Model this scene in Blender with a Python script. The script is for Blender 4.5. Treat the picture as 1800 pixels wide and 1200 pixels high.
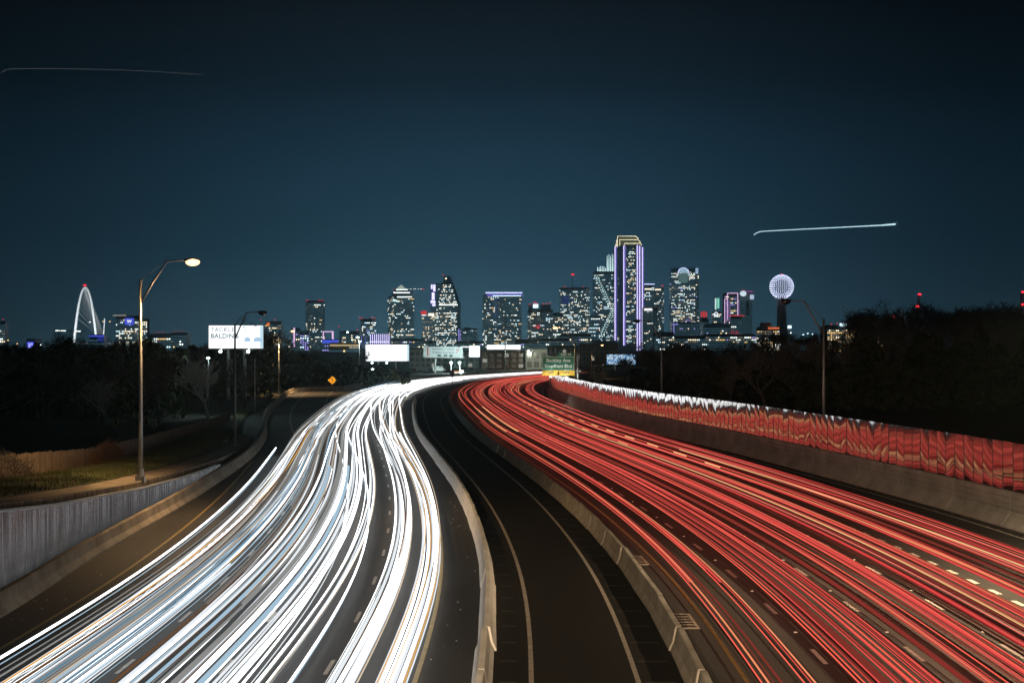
import bpy, math, random
import numpy as np
from mathutils import Vector, Matrix
R = random.Random(7)
scene = bpy.context.scene
C = scene.collection
for o in list(bpy.data.objects): bpy.data.objects.remove(o)

# ------------------------------------------------------------------ camera, sky, exposure
F = 3500.0      # focal length in pixels of the 1800 px wide photograph (a 70 mm lens)
H = 10.5        # eye height above the motorway, standing on the overbridge
Y0 = 608.0      # image row of the horizon
K = F / 1750.0  # depth unit used for surveyed distances
cam_d = bpy.data.cameras.new('camera'); cam = bpy.data.objects.new('camera', cam_d); C.objects.link(cam)
cam.location = (0, 0, H); cam.rotation_euler = (math.pi/2, 0, 0)
cam_d.sensor_width = 36; cam_d.lens = 36*F/1800
cam_d.shift_y = (Y0-600)/1800
cam_d.clip_start = .5; cam_d.clip_end = 60000
scene.camera = cam

world = bpy.data.worlds.new('World'); scene.world = world; world.use_nodes = True
nt = world.node_tree; nt.nodes.clear()
wo = nt.nodes.new('ShaderNodeOutputWorld'); bg = nt.nodes.new('ShaderNodeBackground')
tc = nt.nodes.new('ShaderNodeTexCoord'); sx = nt.nodes.new('ShaderNodeSeparateXYZ')
rp = nt.nodes.new('ShaderNodeValToRGB'); az = nt.nodes.new('ShaderNodeValToRGB')
ab = nt.nodes.new('ShaderNodeMath'); ab.operation = 'SUBTRACT'; ab.inputs[1].default_value = -.012
ab2 = nt.nodes.new('ShaderNodeMath'); ab2.operation = 'ABSOLUTE'
mx = nt.nodes.new('ShaderNodeMixRGB'); mx.blend_type = 'MULTIPLY'; mx.inputs[0].default_value = 1
nt.links.new(tc.outputs['Generated'], sx.inputs[0])
nt.links.new(sx.outputs['Z'], rp.inputs[0])
nt.links.new(sx.outputs['X'], ab.inputs[0]); nt.links.new(ab.outputs[0], ab2.inputs[0]); nt.links.new(ab2.outputs[0], az.inputs[0])
def ramp(node, stops):
    cr = node.color_ramp; cr.interpolation = 'EASE' if node is az else 'LINEAR'
    while len(cr.elements) > 1: cr.elements.remove(cr.elements[-1])
    for i, (p, c) in enumerate(stops):
        e = cr.elements[0] if i == 0 else cr.elements.new(p)
        e.position = p; e.color = (*c, 1)
# night sky: the glow of the city low down, near black above
ramp(rp, [(0, (.058,.152,.220)), (.022, (.041,.120,.186)), (.048, (.0240,.085,.140)), (.088, (.0130,.049,.089)),
          (.131, (.0052,.0178,.032)), (.174, (.0034,.0066,.0115)), (.30, (.0030,.0062,.009)), (1, (.003,.005,.0075))])
ramp(az, [(0, (1,1,1)), (.27, (.36,.33,.32)), (1, (.40,.39,.38))])
nt.links.new(rp.outputs[0], mx.inputs[1]); nt.links.new(az.outputs[0], mx.inputs[2])
nt.links.new(mx.outputs[0], bg.inputs[0]); bg.inputs[1].default_value = 1.0
nt.links.new(bg.outputs[0], wo.inputs[0])
vs = scene.view_settings
vs.view_transform = 'Standard'; vs.look = 'None'; vs.exposure = 0; vs.gamma = 1; vs.use_curve_mapping = False
scene.render.engine = 'CYCLES'
cy = scene.cycles
cy.use_denoising = True
try: cy.denoiser = 'OPENIMAGEDENOISE'
except Exception: pass
cy.max_bounces = 5; cy.diffuse_bounces = 2; cy.glossy_bounces = 3; cy.transmission_bounces = 2; cy.volume_bounces = 0
cy.sample_clamp_indirect = 4; cy.use_light_tree = True
cy.caustics_reflective = False; cy.caustics_refractive = False

# ------------------------------------------------------------------ survey helpers
def G(px, py, z=0.0):
    D = (H-z)*F/(py-Y0); return Vector(((px-900)*D/F, D, z))
def W(px, py, D):
    return Vector(((px-900)*D/F, D, H+(Y0-py)*D/F))

# ------------------------------------------------------------------ materials
MATS = {}
def mat(name, col, rough=.7, metal=0., noise=None, bump=0., spec=.5, nscale=1., stretch=(1,1,1)):
    if name in MATS: return MATS[name]
    m = bpy.data.materials.new(name); m.use_nodes = True
    t = m.node_tree; b = t.nodes['Principled BSDF']
    b.inputs['Base Color'].default_value = (*col, 1); b.inputs['Roughness'].default_value = rough
    b.inputs['Metallic'].default_value = metal; b.inputs['Specular IOR Level'].default_value = spec
    if noise or bump:
        co = t.nodes.new('ShaderNodeTexCoord'); mp = t.nodes.new('ShaderNodeMapping')
        mp.inputs['Scale'].default_value = stretch
        t.links.new(co.outputs['Object'], mp.inputs[0])
        n = t.nodes.new('ShaderNodeTexNoise'); n.inputs['Scale'].default_value = nscale; n.inputs['Detail'].default_value = 8
        n.inputs['Roughness'].default_value = .65
        t.links.new(mp.outputs[0], n.inputs['Vector'])
        if noise:
            r = t.nodes.new('ShaderNodeValToRGB'); r.color_ramp.elements[0].position = .35; r.color_ramp.elements[1].position = .68
            r.color_ramp.elements[0].color = (*noise, 1); r.color_ramp.elements[1].color = (*col, 1)
            t.links.new(n.outputs['Fac'], r.inputs[0]); t.links.new(r.outputs[0], b.inputs['Base Color'])
        if bump:
            n2 = t.nodes.new('ShaderNodeTexNoise'); n2.inputs['Scale'].default_value = nscale*9; n2.inputs['Detail'].default_value = 4
            t.links.new(mp.outputs[0], n2.inputs['Vector'])
            bp = t.nodes.new('ShaderNodeBump'); bp.inputs['Strength'].default_value = bump; bp.inputs['Distance'].default_value = .03
            t.links.new(n2.outputs['Fac'], bp.inputs['Height']); t.links.new(bp.outputs[0], b.inputs['Normal'])
    MATS[name] = m; return m
def emit(name, col, s, sampled=False):
    if name in MATS: return MATS[name]
    m = bpy.data.materials.new(name); m.use_nodes = True; t = m.node_tree; t.nodes.clear()
    o = t.nodes.new('ShaderNodeOutputMaterial'); e = t.nodes.new('ShaderNodeEmission')
    e.inputs[0].default_value = (*col, 1); e.inputs[1].default_value = s
    t.links.new(e.outputs[0], o.inputs[0])
    m.cycles.emission_sampling = 'FRONT' if sampled else 'NONE'
    MATS[name] = m; return m

M = {}
M['asphalt'] = mat('asphalt', (.060,.060,.060), .68, 0, (.034,.034,.034), .4, .16, .35, (1,.12,1))
M['asphalt_new'] = mat('asphalt_new', (.015,.0148,.0146), .75, 0, (.010,.0098,.0097), .3, .12, .3, (1,.15,1))
M['beam_lit_concrete'] = mat('beam_lit_concrete', (.80,.80,.79), .7, 0, (.60,.60,.59), .4, .4, .55, (1,1,1.4))  # headlight beam on the barrier is put into this raised concrete colour
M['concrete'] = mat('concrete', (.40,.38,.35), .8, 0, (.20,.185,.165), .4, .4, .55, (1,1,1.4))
M['wall_concrete'] = mat('wall_concrete', (.52,.55,.54), .8, 0, (.30,.315,.31), .4, .4, .35, (1,1,1.8))
M['stained'] = mat('stained_concrete', (.34,.29,.23), .85, 0, (.05,.043,.036), .4, .3, .8, (2.5,2.5,.6))
M['parapet'] = mat('parapet_concrete', (.36,.32,.27), .85, 0, (.19,.165,.135), .3, .3, .45)
M['walk'] = mat('walkway', (.33,.28,.22), .85, 0, (.17,.14,.11), .3, .3, .6)
M['white_paint'] = mat('white_road_paint', (.62,.61,.58), .6, 0, (.40,.39,.37), .1, .4, 2.5)
M['old_paint'] = mat('old_white_paint', (.42,.38,.33), .6, 0, (.22,.20,.18), .1, .4, 2.5)
M['yellow_paint'] = mat('yellow_road_paint', (.36,.27,.09), .6, 0, (.20,.15,.06), .1, .4, 2.5)
M['panel'] = mat('panel_metal', (.29,.28,.285), .05, 1.)
M['ribbed'] = mat('ribbed_metal', (.145,.148,.155), .25, 1., (.08,.082,.086), .1, .5, .8, (1,1,.25))
M['galv'] = mat('galvanised', (.30,.30,.29), .5, .6, (.26,.26,.26), .05, .5, 3)
M['dark_metal'] = mat('dark_metal', (.05,.05,.055), .5, .6)
M['wood'] = mat('weathered_wood', (.27,.21,.155), .85, 0, (.13,.10,.078), .4, .2, 2.2, (3,3,.6))
M['grass'] = mat('grass', (.085,.095,.030), .9, 0, (.036,.042,.016), .3, .2, .6)
M['blade'] = mat('grass_blade', (.095,.105,.032), .8)
M['soil'] = mat('soil', (.045,.043,.034), .95, 0, (.025,.024,.02), .3, .1, .05)
M['bark'] = mat('bark', (.085,.078,.070), .9, 0, (.045,.04,.036), .4, .1, 2)
M['brightened_bark'] = mat('brightened_bark', (.50,.50,.48), .85, 0, (.34,.34,.32), .4, .1, 2)  # light on the tree is put into this paler bark colour
M['twig'] = mat('twig', (.06,.053,.046), .9)
M['brightened_twig'] = mat('brightened_twig', (.36,.35,.33), .9)  # twigs paled the same way to stand for light
M['vine'] = mat('dry_vine', (.20,.10,.055), .9)
M['leaf'] = mat('dark_leaf', (.022,.027,.014), .9, spec=.1)
M['glass'] = mat('tower_glass', (.55,.62,.64), .22, .85, (.45,.52,.54), 0, .5, .02)
M['dglass'] = mat('dark_tower_glass', (.36,.44,.47), .25, .85, (.28,.36,.39), 0, .5, .02)
M['stone'] = mat('tower_stone', (.40,.38,.38), .8, 0, (.32,.31,.31), 0, .3, .02)
M['grey_stone'] = mat('grey_tower_stone', (.24,.24,.25), .8, 0, (.2,.2,.21), 0, .3, .02)
M['brick'] = mat('brick', (.22,.11,.075), .85, 0, (.13,.065,.05), .2, .3, .3)
M['pale_wall'] = mat('pale_render', (.42,.41,.39), .85, 0, (.30,.29,.28), .1, .3, .2)
M['win_dark'] = mat('dark_window', (.03,.035,.04), .15, 0, spec=.8)
M['sign_green'] = mat('sign_green', (.01,.16,.10), .5)
M['sign_yellow'] = mat('sign_yellow', (.80,.47,.03), .5)
M['sign_white'] = mat('sign_white', (.85,.85,.82), .5)
M['sign_black'] = mat('sign_black', (.012,.012,.012), .5)
M['sign_blue'] = mat('sign_blue', (.02,.06,.30), .5)
M['print_grey'] = mat('print_grey', (.46,.47,.48), .6)
M['print_red'] = mat('print_red', (.35,.04,.03), .6)
M['print_dark'] = mat('print_dark', (.05,.06,.07), .6)
E = {}
E['w_warm'] = emit('lit_window_warm', (1,.84,.60), 2.5)
E['w_white'] = emit('lit_window_white', (.9,1,.94), 2.9)
E['w_cool'] = emit('lit_window_cool', (.62,.88,1), 2.6)
E['w_dim'] = emit('lit_window_dim', (.75,.72,.62), .4)
E['w_teal'] = emit('lit_window_teal', (.35,.6,.65), .34)
E['w_glow'] = emit('faint_glow_window', (.033,.082,.108), 1.45)  # unlit panes given a faint teal glow to lift the dark towers
E['w_purple'] = emit('lit_window_purple', (.45,.4,1), 1.4)
E['w_gold'] = emit('lit_window_gold', (1,.66,.28), 1.8)
E['red'] = emit('red_beacon', (1,.03,.05), 2.2)
E['redsign'] = emit('red_sign', (1,.05,.05), 1.0)
E['purple'] = emit('purple_strip', (.40,.34,1), 1.25)
E['purple_dim'] = emit('purple_glow', (.22,.18,.78), .85)
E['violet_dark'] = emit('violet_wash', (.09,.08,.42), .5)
E['letter'] = emit('lilac_letter', (.70,.66,1), 2.4)
E['blue'] = emit('blue_sign', (.08,.13,.95), .9)
E['blueneon'] = emit('blue_neon', (.55,.62,1), 2.3)
E['cream'] = emit('cream_strip', (1,.90,.60), 2.2)
E['olive'] = emit('olive_glow', (.30,.33,.18), .32)
E['cyan'] = emit('cyan_white', (.70,1,1), 1.9)
E['white'] = emit('white_sign', (.95,.98,1), 1.6)
E['pink'] = emit('pink_neon', (.95,.62,1), 1.2)
E['ballnode'] = emit('ball_lamp', (.66,.72,1), 3.4)
E['green'] = emit('green_neon', (.3,1,.75), 1.0)
E['board'] = emit('lit_board', (.93,.97,1), 1.5, True)  # face and print glow in place of the floodlight falling on them
E['board_grey'] = emit('board_print_grey', (.40,.44,.46), 1.0)
E['board_dark'] = emit('board_print_dark', (.10,.17,.20), 1.0)
E['board_blue'] = emit('board_print_blue', (.42,.62,.82), 1.0)
E['board_pale'] = emit('board_print_pale', (.55,.78,.88), 1.0)
E['sodium'] = emit('sodium_lens', (1,.50,.20), 4.5)
E['coolled'] = emit('cool_lens', (.75,1,.98), 20)
E['lane_gold'] = emit('gold_deck', (1,.75,.38), .6)

# ------------------------------------------------------------------ mesh builder
class MB:
    def __init__(s): s.v = []; s.f = []; s.m = []; s.cur = 0; s.sm = False
    def add(s, vs_, fs):
        b = len(s.v); s.v += [tuple(v) for v in vs_]
        for f_ in fs: s.f.append(tuple(i+b for i in f_)); s.m.append(s.cur)
    def box(s, x0, x1, y0, y1, z0, z1):
        s.add([(x0,y0,z0),(x1,y0,z0),(x1,y1,z0),(x0,y1,z0),(x0,y0,z1),(x1,y0,z1),(x1,y1,z1),(x0,y1,z1)],
              [(0,3,2,1),(4,5,6,7),(0,1,5,4),(1,2,6,5),(2,3,7,6),(3,0,4,7)])
    def prism(s, poly, z0, z1):
        n = len(poly)
        s.add([(x,y,z0) for x,y in poly]+[(x,y,z1) for x,y in poly],
              [tuple(range(n-1,-1,-1)), tuple(range(n,2*n))]+[(i,(i+1)%n,n+(i+1)%n,n+i) for i in range(n)])
    def tube(s, pts, rad, n=6, flat=1.0, cap=True):
        """pts list of Vector, rad number or list"""
        vs_ = []; N = len(pts)
        for i, p in enumerate(pts):
            p = Vector(p)
            a = Vector(pts[max(0,i-1)]); b = Vector(pts[min(N-1,i+1)])
            t = (b-a).normalized()
            if i == 0:
                up = Vector((0,0,1)) if abs(t.z) < .95 else Vector((1,0,0))
                u = t.cross(up).normalized()
            else: u = (u-t*u.dot(t)).normalized()
            w = u.cross(t).normalized()
            r = rad[i] if isinstance(rad, (list,tuple)) else rad
            for k in range(n):
                a_ = 2*math.pi*k/n
                vs_.append(p + u*(math.cos(a_)*r) + w*(math.sin(a_)*r*flat))
        fs = []
        for i in range(N-1):
            for k in range(n):
                fs.append((i*n+k, i*n+(k+1)%n, (i+1)*n+(k+1)%n, (i+1)*n+k))
        if cap:
            fs.append(tuple(range(n-1,-1,-1))); fs.append(tuple((N-1)*n+k for k in range(n)))
        s.add(vs_, fs)
    def ball(s, c, r, seg=6, rings=4, sc=(1,1,1)):
        vs_ = [(c[0],c[1],c[2]+r*sc[2])]
        for i in range(1, rings):
            th = math.pi*i/rings
            for k in range(seg):
                ph = 2*math.pi*k/seg
                vs_.append((c[0]+r*sc[0]*math.sin(th)*math.cos(ph), c[1]+r*sc[1]*math.sin(th)*math.sin(ph), c[2]+r*sc[2]*math.cos(th)))
        vs_.append((c[0],c[1],c[2]-r*sc[2])); fs = []
        for k in range(seg): fs.append((0,1+k,1+(k+1)%seg))
        for i in range(rings-2):
            for k in range(seg):
                a = 1+i*seg+k; b = 1+i*seg+(k+1)%seg
                fs.append((a,a+seg,b+seg,b))
        l = len(vs_)-1
        for k in range(seg): fs.append((l, l-seg+(k+1)%seg, l-seg+k))
        s.add(vs_, fs)
    def quad(s, a, b, c, d): s.add([a,b,c,d], [(0,1,2,3)])
    def build(s, name, mats, parent=None, smooth=False):
        me = bpy.data.meshes.new(name); me.from_pydata(s.v, [], s.f)
        if not isinstance(mats, (list,tuple)): mats = [mats]
        for m in mats: me.materials.append(m)
        if len(mats) > 1: me.polygons.foreach_set('material_index', s.m)
        if smooth: me.polygons.foreach_set('use_smooth', [True]*len(me.polygons))
        me.update()
        return link(name, me, parent)
def link(name, me, parent=None):
    o = bpy.data.objects.new(name, me); C.objects.link(o)
    if parent is not None: o.parent = parent
    return o
def tag(o, label=None, cat=None, group=None, kind=None):
    if label: o['label'] = label
    if cat: o['category'] = cat
    if group: o['group'] = group
    if kind: o['kind'] = kind
    return o
def thing(name, label, cat, loc=(0,0,0), rz=0, group=None):
    o = bpy.data.objects.new(name, None); C.objects.link(o); o.empty_display_size = .1
    o.location = loc; o.rotation_euler = (0,0,rz)
    return tag(o, label, cat, group)
def copy_tree(o, parent=None):
    c = o.copy(); C.objects.link(c)
    if parent is not None: c.parent = parent
    for ch in list(o.children): copy_tree(ch, c)
    return c
def text(name, body, size, m, parent, loc, rot=(math.pi/2,0,0), align='CENTER', ext=.01, sx_=1.0, bold=0.):
    cu = bpy.data.curves.new(name, 'FONT'); cu.body = body; cu.size = size; cu.align_x = align; cu.align_y = 'CENTER'
    cu.extrude = ext; cu.resolution_u = 3; cu.offset = bold; cu.space_character = 1.05
    t = bpy.data.objects.new(name, cu); C.objects.link(t)
    dg = bpy.context.evaluated_depsgraph_get(); me = bpy.data.meshes.new_from_object(t.evaluated_get(dg))
    bpy.data.objects.remove(t); me.materials.clear(); me.materials.append(m)
    o = link(name, me, parent); o.location = loc; o.rotation_euler = rot; o.scale = (sx_,1,1)
    return o

# ------------------------------------------------------------------ curves
class Curve:
    def __init__(s, pts, step=2.0, smooth=6):
        P = np.array([tuple(p)[:2] for p in pts], float)
        ext0 = 2*P[0]-P[1]; ext1 = 2*P[-1]-P[-2]
        Q = np.vstack([ext0, P, ext1]); out = []
        for i in range(1, len(Q)-2):
            p0,p1,p2,p3 = Q[i-1],Q[i],Q[i+1],Q[i+2]
            t0 = 0; t1 = np.linalg.norm(p1-p0)**.5; t2 = t1+np.linalg.norm(p2-p1)**.5; t3 = t2+np.linalg.norm(p3-p2)**.5
            for t in np.linspace(t1, t2, 24, endpoint=False):
                A1 = (t1-t)/(t1-t0)*p0+(t-t0)/(t1-t0)*p1; A2 = (t2-t)/(t2-t1)*p1+(t-t1)/(t2-t1)*p2; A3 = (t3-t)/(t3-t2)*p2+(t-t2)/(t3-t2)*p3
                B1 = (t2-t)/(t2-t0)*A1+(t-t0)/(t2-t0)*A2; B2 = (t3-t)/(t3-t1)*A2+(t-t1)/(t3-t1)*A3
                out.append((t2-t)/(t2-t1)*B1+(t-t1)/(t2-t1)*B2)
        out.append(P[-1]); A = np.array(out)
        A = s.resample(A, step)
        for _ in range(smooth):
            B = A.copy(); B[1:-1] = (A[:-2]+2*A[1:-1]+A[2:])/4; A = B
        s.P = s.resample(A, step); s.step = step
        s.T = np.gradient(s.P, axis=0); s.T /= np.linalg.norm(s.T, axis=1)[:,None]
        s.S = np.concatenate([[0], np.cumsum(np.linalg.norm(np.diff(s.P, axis=0), axis=1))]); s.L = s.S[-1]
    @staticmethod
    def resample(A, step):
        d = np.concatenate([[0], np.cumsum(np.linalg.norm(np.diff(A, axis=0), axis=1))])
        n = max(2, int(d[-1]/step)+1); q = np.linspace(0, d[-1], n)
        return np.stack([np.interp(q, d, A[:,0]), np.interp(q, d, A[:,1])], 1)
    def at(s, q, d=0.0):
        x = np.interp(q, s.S, s.P[:,0]); y = np.interp(q, s.S, s.P[:,1])
        tx = np.interp(q, s.S, s.T[:,0]); ty = np.interp(q, s.S, s.T[:,1]); l = math.hypot(tx, ty); tx /= l; ty /= l
        if q > s.L: x += tx*(q-s.L); y += ty*(q-s.L)
        return (x+ty*d, y-tx*d)          # d to the right of travel
    def heading(s, q):
        tx = np.interp(q, s.S, s.T[:,0]); ty = np.interp(q, s.S, s.T[:,1]); return math.atan2(ty, tx)
    def s_of_y(s, y): return float(np.interp(y, s.P[:,1], s.S))

pts = [(4.9,0),(5.3,18),(5.62,31),(5.66,38.7),(5.35,47.2),(4.3,59.5),(2.5,73.8),(-.2,91),(-4.5,118.5),(-10.0,168),(-12.1,193),(-13.1,216),
       (-12.0,252),(-8.2,281),(-1.2,310),(9.8,338)]
pts = [(x, d*K) for x, d in pts]
# beyond the visible part the bend goes on with an even radius
hx, hy = pts[-1]; a = math.atan2(pts[-1][0]-pts[-2][0], pts[-1][1]-pts[-2][1])+.03
for i in range(14):
    hx += math.sin(a)*20*K; hy += math.cos(a)*20*K; a += .035; pts.append((hx, hy))
REF = Curve(pts, 2.0, 30)
SOFF = lambda D: REF.s_of_y(D*K)

def lerp_tab(tab):
    xs = [t[0] for t in tab]; ys = [t[1] for t in tab]
    return lambda q: float(np.interp(q, xs, ys))
def strip(name, fl, fr, s0, s1, z, m, step=4.0, parent=None, zf=None):
    mb = MB(); n = max(2, int((s1-s0)/step)+1); L = []; Rr = []
    for i in range(n):
        q = s0+(s1-s0)*i/(n-1)
        a = fl(q); b = fr(q); zz = z if zf is None else zf(q)
        L.append((a[0],a[1],zz)); Rr.append((b[0],b[1],zz))
    mb.add(L+Rr, [(i, n+i, n+i+1, i+1) for i in range(n-1)])
    return mb.build(name, m, parent)
def line(name, d, w, s0, s1, m, z=.008, curve=REF):
    df = d if callable(d) else (lambda q: d)
    return strip(name, lambda q: curve.at(q, df(q)-w/2), lambda q: curve.at(q, df(q)+w/2), s0, s1, z, m)
def ST(o): return tag(o, kind='structure')

# wall and barrier lines surveyed from the bridge
wall_off = lerp_tab([(0,24.6*1),(SOFF(60),24.6),(SOFF(80),24.0),(SOFF(100),23.6),(SOFF(125),21.6),(SOFF(150),20.6),(SOFF(195),20.6),(SOFF(225),21.6),(2000,21.6)])
SEND = min(REF.L-5, SOFF(338)+300)
wp = []
q = 0.
while q <= SEND:
    wp.append(REF.at(q, wall_off(q))); q += 16
WALL = Curve(wp, 2.0, 30)
lp = [(-19.6,12),(-19.9,26),(-20.2,39.3),(-21.0,47.6),(-21.5,56),(-22.1,66.8),(-22.9,75.6),(-24.3,89.6),(-26.0,101),(-29.2,117),(-33.9,136),(-40.6,168),(-45.2,195),(-48.6,215),(-49.6,232),(-46,239),(-39,241)]
LEFT = Curve([(x, d*K) for x, d in lp], 1.5, 14)
lx = lambda D: float(np.interp(D*K, LEFT.P[:int(len(LEFT.P)*.86),1], LEFT.P[:int(len(LEFT.P)*.86),0]))
LW = lambda D: LEFT.s_of_y(D*K) if D < 200 else LEFT.L

# ------------------------------------------------------------------ ground and roads
g = MB(); n = 40
g.add([(-9000,-600,-.30),(9000,-600,-.30),(9000,16000,-.30),(-9000,16000,-.30)], [(0,1,2,3)])
ST(g.build('ground', M['soil']))
ST(strip('road', lambda q: REF.at(q, -31.5), lambda q: REF.at(q, wall_off(q)+.3), 0, SEND, 0, M['asphalt']))
ST(strip('express_lane_road', lambda q: REF.at(q, -6.3), lambda q: REF.at(q, -.2), 0, SEND, .004, M['asphalt_new']))
# the exit ramp that swings away to the left
rl = LEFT
ramp_mb = MB(); Lp = []; Rp = []
s_a, s_b = LW(80), LEFT.L-6
nr = 90
for i in range(nr):
    q = s_a+(s_b-s_a)*i/(nr-1); p = LEFT.at(q, -.4); r = LEFT.at(q, 13+8*i/nr)
    Lp.append((p[0],p[1],-.012)); Rp.append((r[0],r[1],-.012))
ramp_mb.add(Lp+Rp, [(i,nr+i,nr+i+1,i+1) for i in range(nr-1)])
ST(ramp_mb.build('exit_ramp_road', M['asphalt']))

# ------------------------------------------------------------------ painted markings (flush sheets)
def mark(name, label, d, w, D0, D1, m, z=.010, curve=REF):
    s0 = SOFF(D0) if curve is REF else D0; s1 = (SOFF(D1) if curve is REF else D1)
    o = line(name, d, w, s0, s1, m, z, curve); return ST(o)
mark('edge_line', '', -5.0, .16, 5, 338, M['old_paint'])
mark('edge_line', '', -1.65, .16, 5, 338, M['old_paint'])
mark('yellow_line', '', 1.75, .14, 5, 338, M['yellow_paint'])
mark('yellow_line', '', -8.65, .16, 5, 338, M['yellow_paint'])
mark('edge_line', '', lambda q: wall_off(q)-1.55, .16, 5, 338, M['white_paint'])
# tar seams between paving passes
for d in (13.2,): ST(line('tar_seam', d, .05, 10, SOFF(200), M['print_dark'], .009))
mark('edge_line', '', -23.4, .15, 5, 92, M['yellow_paint'])
lo = SOFF(92)
ST(line('ramp_line', lambda q: 3.6, .15, LW(96), LEFT.L-22, M['old_paint'], .006, LEFT))
ST(line('ramp_line', lambda q: 8.2+ .004*(q-LW(96)), .15, LW(100), LEFT.L-40, M['old_paint'], .006, LEFT))
def dashes(name, d, period, length, w, s0, s1, m, ph=0):
    mb = MB(); q = s0+ph
    while q < s1:
        a = REF.at(q, d-w/2); b = REF.at(q, d+w/2); c = REF.at(q+length, d+w/2); e = REF.at(q+length, d-w/2)
        mb.add([(a[0],a[1],.012),(b[0],b[1],.012),(c[0],c[1],.012),(e[0],e[1],.012)], [(0,1,2,3)]); q += period
    return ST(mb.build(name, m))
dashes('lane_dash', 4.75, 12.2, 3.2, .17, 10, SOFF(338), M['white_paint'], 7.0)
dashes('lane_dash', 8.1, 12.2, 3.2, .17, 10, SOFF(338), M['white_paint'], 7.6)
dashes('lane_dash', 11.6, 12.2, 3.2, .17, 10, SOFF(338), M['white_paint'], 8.2)
dashes('lane_dash', 15.1, 3.7, 1.6, .24, 10, SOFF(180), M['white_paint'])
for d in (-11.6, -14.95, -18.3): dashes('lane_dash', d, 12.2, 3.0, .14, 10, SOFF(338), M['old_paint'], (-d*3) % 5)
# faint rumble marks beside the express lane barriers, and roadside grit
def rumble(d, w, s0, s1):
    mb = MB(); q = s0
    while q < s1:
        a = REF.at(q, d-w/2); b = REF.at(q, d+w/2); c = REF.at(q+.28, d+w/2); e = REF.at(q+.28, d-w/2)
        mb.add([(a[0],a[1],.012),(b[0],b[1],.012),(c[0],c[1],.012),(e[0],e[1],.012)], [(0,1,2,3)]); q += 4.2
    return ST(mb.build('rumble_mark', mat('worn_mark', (.055,.053,.05), .7, 0, (.025,.024,.023), 0, .3, 3)))
rumble(-.95, .95, 20, SOFF(130)); rumble(-5.75, .55, 20, SOFF(100))
rr_ = random.Random(17); mb = MB()
for i in range(420):
    q = rr_.uniform(40, SOFF(120)); k_ = rr_.random()
    d = rr_.uniform(-26.2,-24.0) if k_ < .45 else wall_off(q)-rr_.uniform(.7,1.5) if k_ < .8 else rr_.uniform(-8.4,-7.0)
    if k_ < .45: d += rr_.choice((0,0,.6))
    p = REF.at(q, d); s_ = rr_.uniform(.008,.03); mb.box(p[0]-s_, p[0]+s_, p[1]-s_*2, p[1]+s_*2, .003, .003+s_)
tag(mb.build('gutter_grit', M['stone']), 'pale grit and litter scattered along the road shoulders', 'litter', kind='stuff')
# raised lane studs
mb = MB(); q = 12
while q < SOFF(200):
    for d in (4.75, 8.1, 11.6):
        p = REF.at(q, d); mb.box(p[0]-.06, p[0]+.06, p[1]-.06, p[1]+.06, .012, .04)
    q += 12.2
tag(mb.build('road_stud', M['sign_white']), 'tiny white raised studs between the lane dashes on the red side', 'road stud', kind='stuff')

# ------------------------------------------------------------------ concrete barriers
def jersey(L, h=.86, base=.33, top=.10):
    prof = [(-base,0),(-base,.08),(-base*.62,.34),(-top-.01,h-.03),(-top+.02,h),(top-.02,h),(top+.01,h-.03),(base*.62,.34),(base,.08),(base,0)]
    mb = MB(); n = len(prof); vs_ = []
    for y in (-L/2, -L/2+.06, L/2-.06, L/2):
        k = .985 if abs(y) == L/2 else 1
        vs_ += [(x*k, y, z*(1 if k == 1 else .99)) for x, z in prof]
    fs = [(j*n+i, j*n+i+1, (j+1)*n+i+1, (j+1)*n+i) for j in range(3) for i in range(n-1)]
    fs += [tuple(range(n)), tuple(3*n+i for i in range(n-1,-1,-1))]
    mb.add(vs_, [f[::-1] for f in fs]); return mb
def barrier(name, label, off, s0, s1, curve=REF, L=9.1, h=.86, base=.33, matn='concrete'):
    root = thing(name, label, 'barrier', (*curve.at(s0, off), 0))
    me = None; q = s0+L/2
    while q < s1:
        p = curve.at(q, off); hd = curve.heading(q)-math.pi/2
        if me is None:
            o = jersey(L-.12, h, base).build('barrier_segment', M[matn], root); me = o.data
        else: o = link('barrier_segment', me, root)
        o.location = (p[0]-root.location.x+R.uniform(-.012,.012), p[1]-root.location.y, R.uniform(-.015,.0)); o.rotation_euler = (0,0,hd+R.uniform(-.009,.009))
        q += L
    return root
barrier('concrete_barrier', 'concrete barrier coloured pale for the beam, lit on one side by the white headlight streaks', -6.55, 14, SOFF(189), matn='beam_lit_concrete')
barrier('concrete_barrier', 'grey concrete barrier between the dark express lane and the red streaks', .1, 14, SEND-10)
barrier('concrete_barrier', 'low concrete parapet along the far outer edge of the white streaks', -26.8, SOFF(236), SEND-10, h=1.15)

# left parapet below the ribbed metal wall, then round the ramp
lroot = thing('concrete_parapet', 'stained concrete parapet under the ribbed metal wall curving round the exit ramp', 'parapet', (*LEFT.at(10), 0))
q = 12; 
while q < LEFT.L-3:
    L = 6 if q < LW(110) else 4
    pts_ = [LEFT.at(q+L*i/3) for i in range(4)]; c = LEFT.at(q+L/2)
    prof = [(.42,0),(.42,.1),(.2,.36),(.12,.80),(.09,.84),(-.2,.84),(-.2,-.25)]
    mb = MB(); n = len(prof)
    for i in range(4):
        qq = q+.02+(L-.04)*i/3
        for d, z in prof:
            p = LEFT.at(qq, d); mb.v.append((p[0]-lroot.location.x, p[1]-lroot.location.y, z))
    for i in range(3):
        for k in range(n-1): mb.f.append((i*n+k, i*n+k+1, (i+1)*n+k+1, (i+1)*n+k)); mb.m.append(0)
    mb.f.append(tuple(range(n))); mb.m.append(0); mb.f.append(tuple(3*n+k for k in range(n-1,-1,-1))); mb.m.append(0)
    mb.build('parapet_section', M['parapet'], lroot)
    q += L

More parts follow.
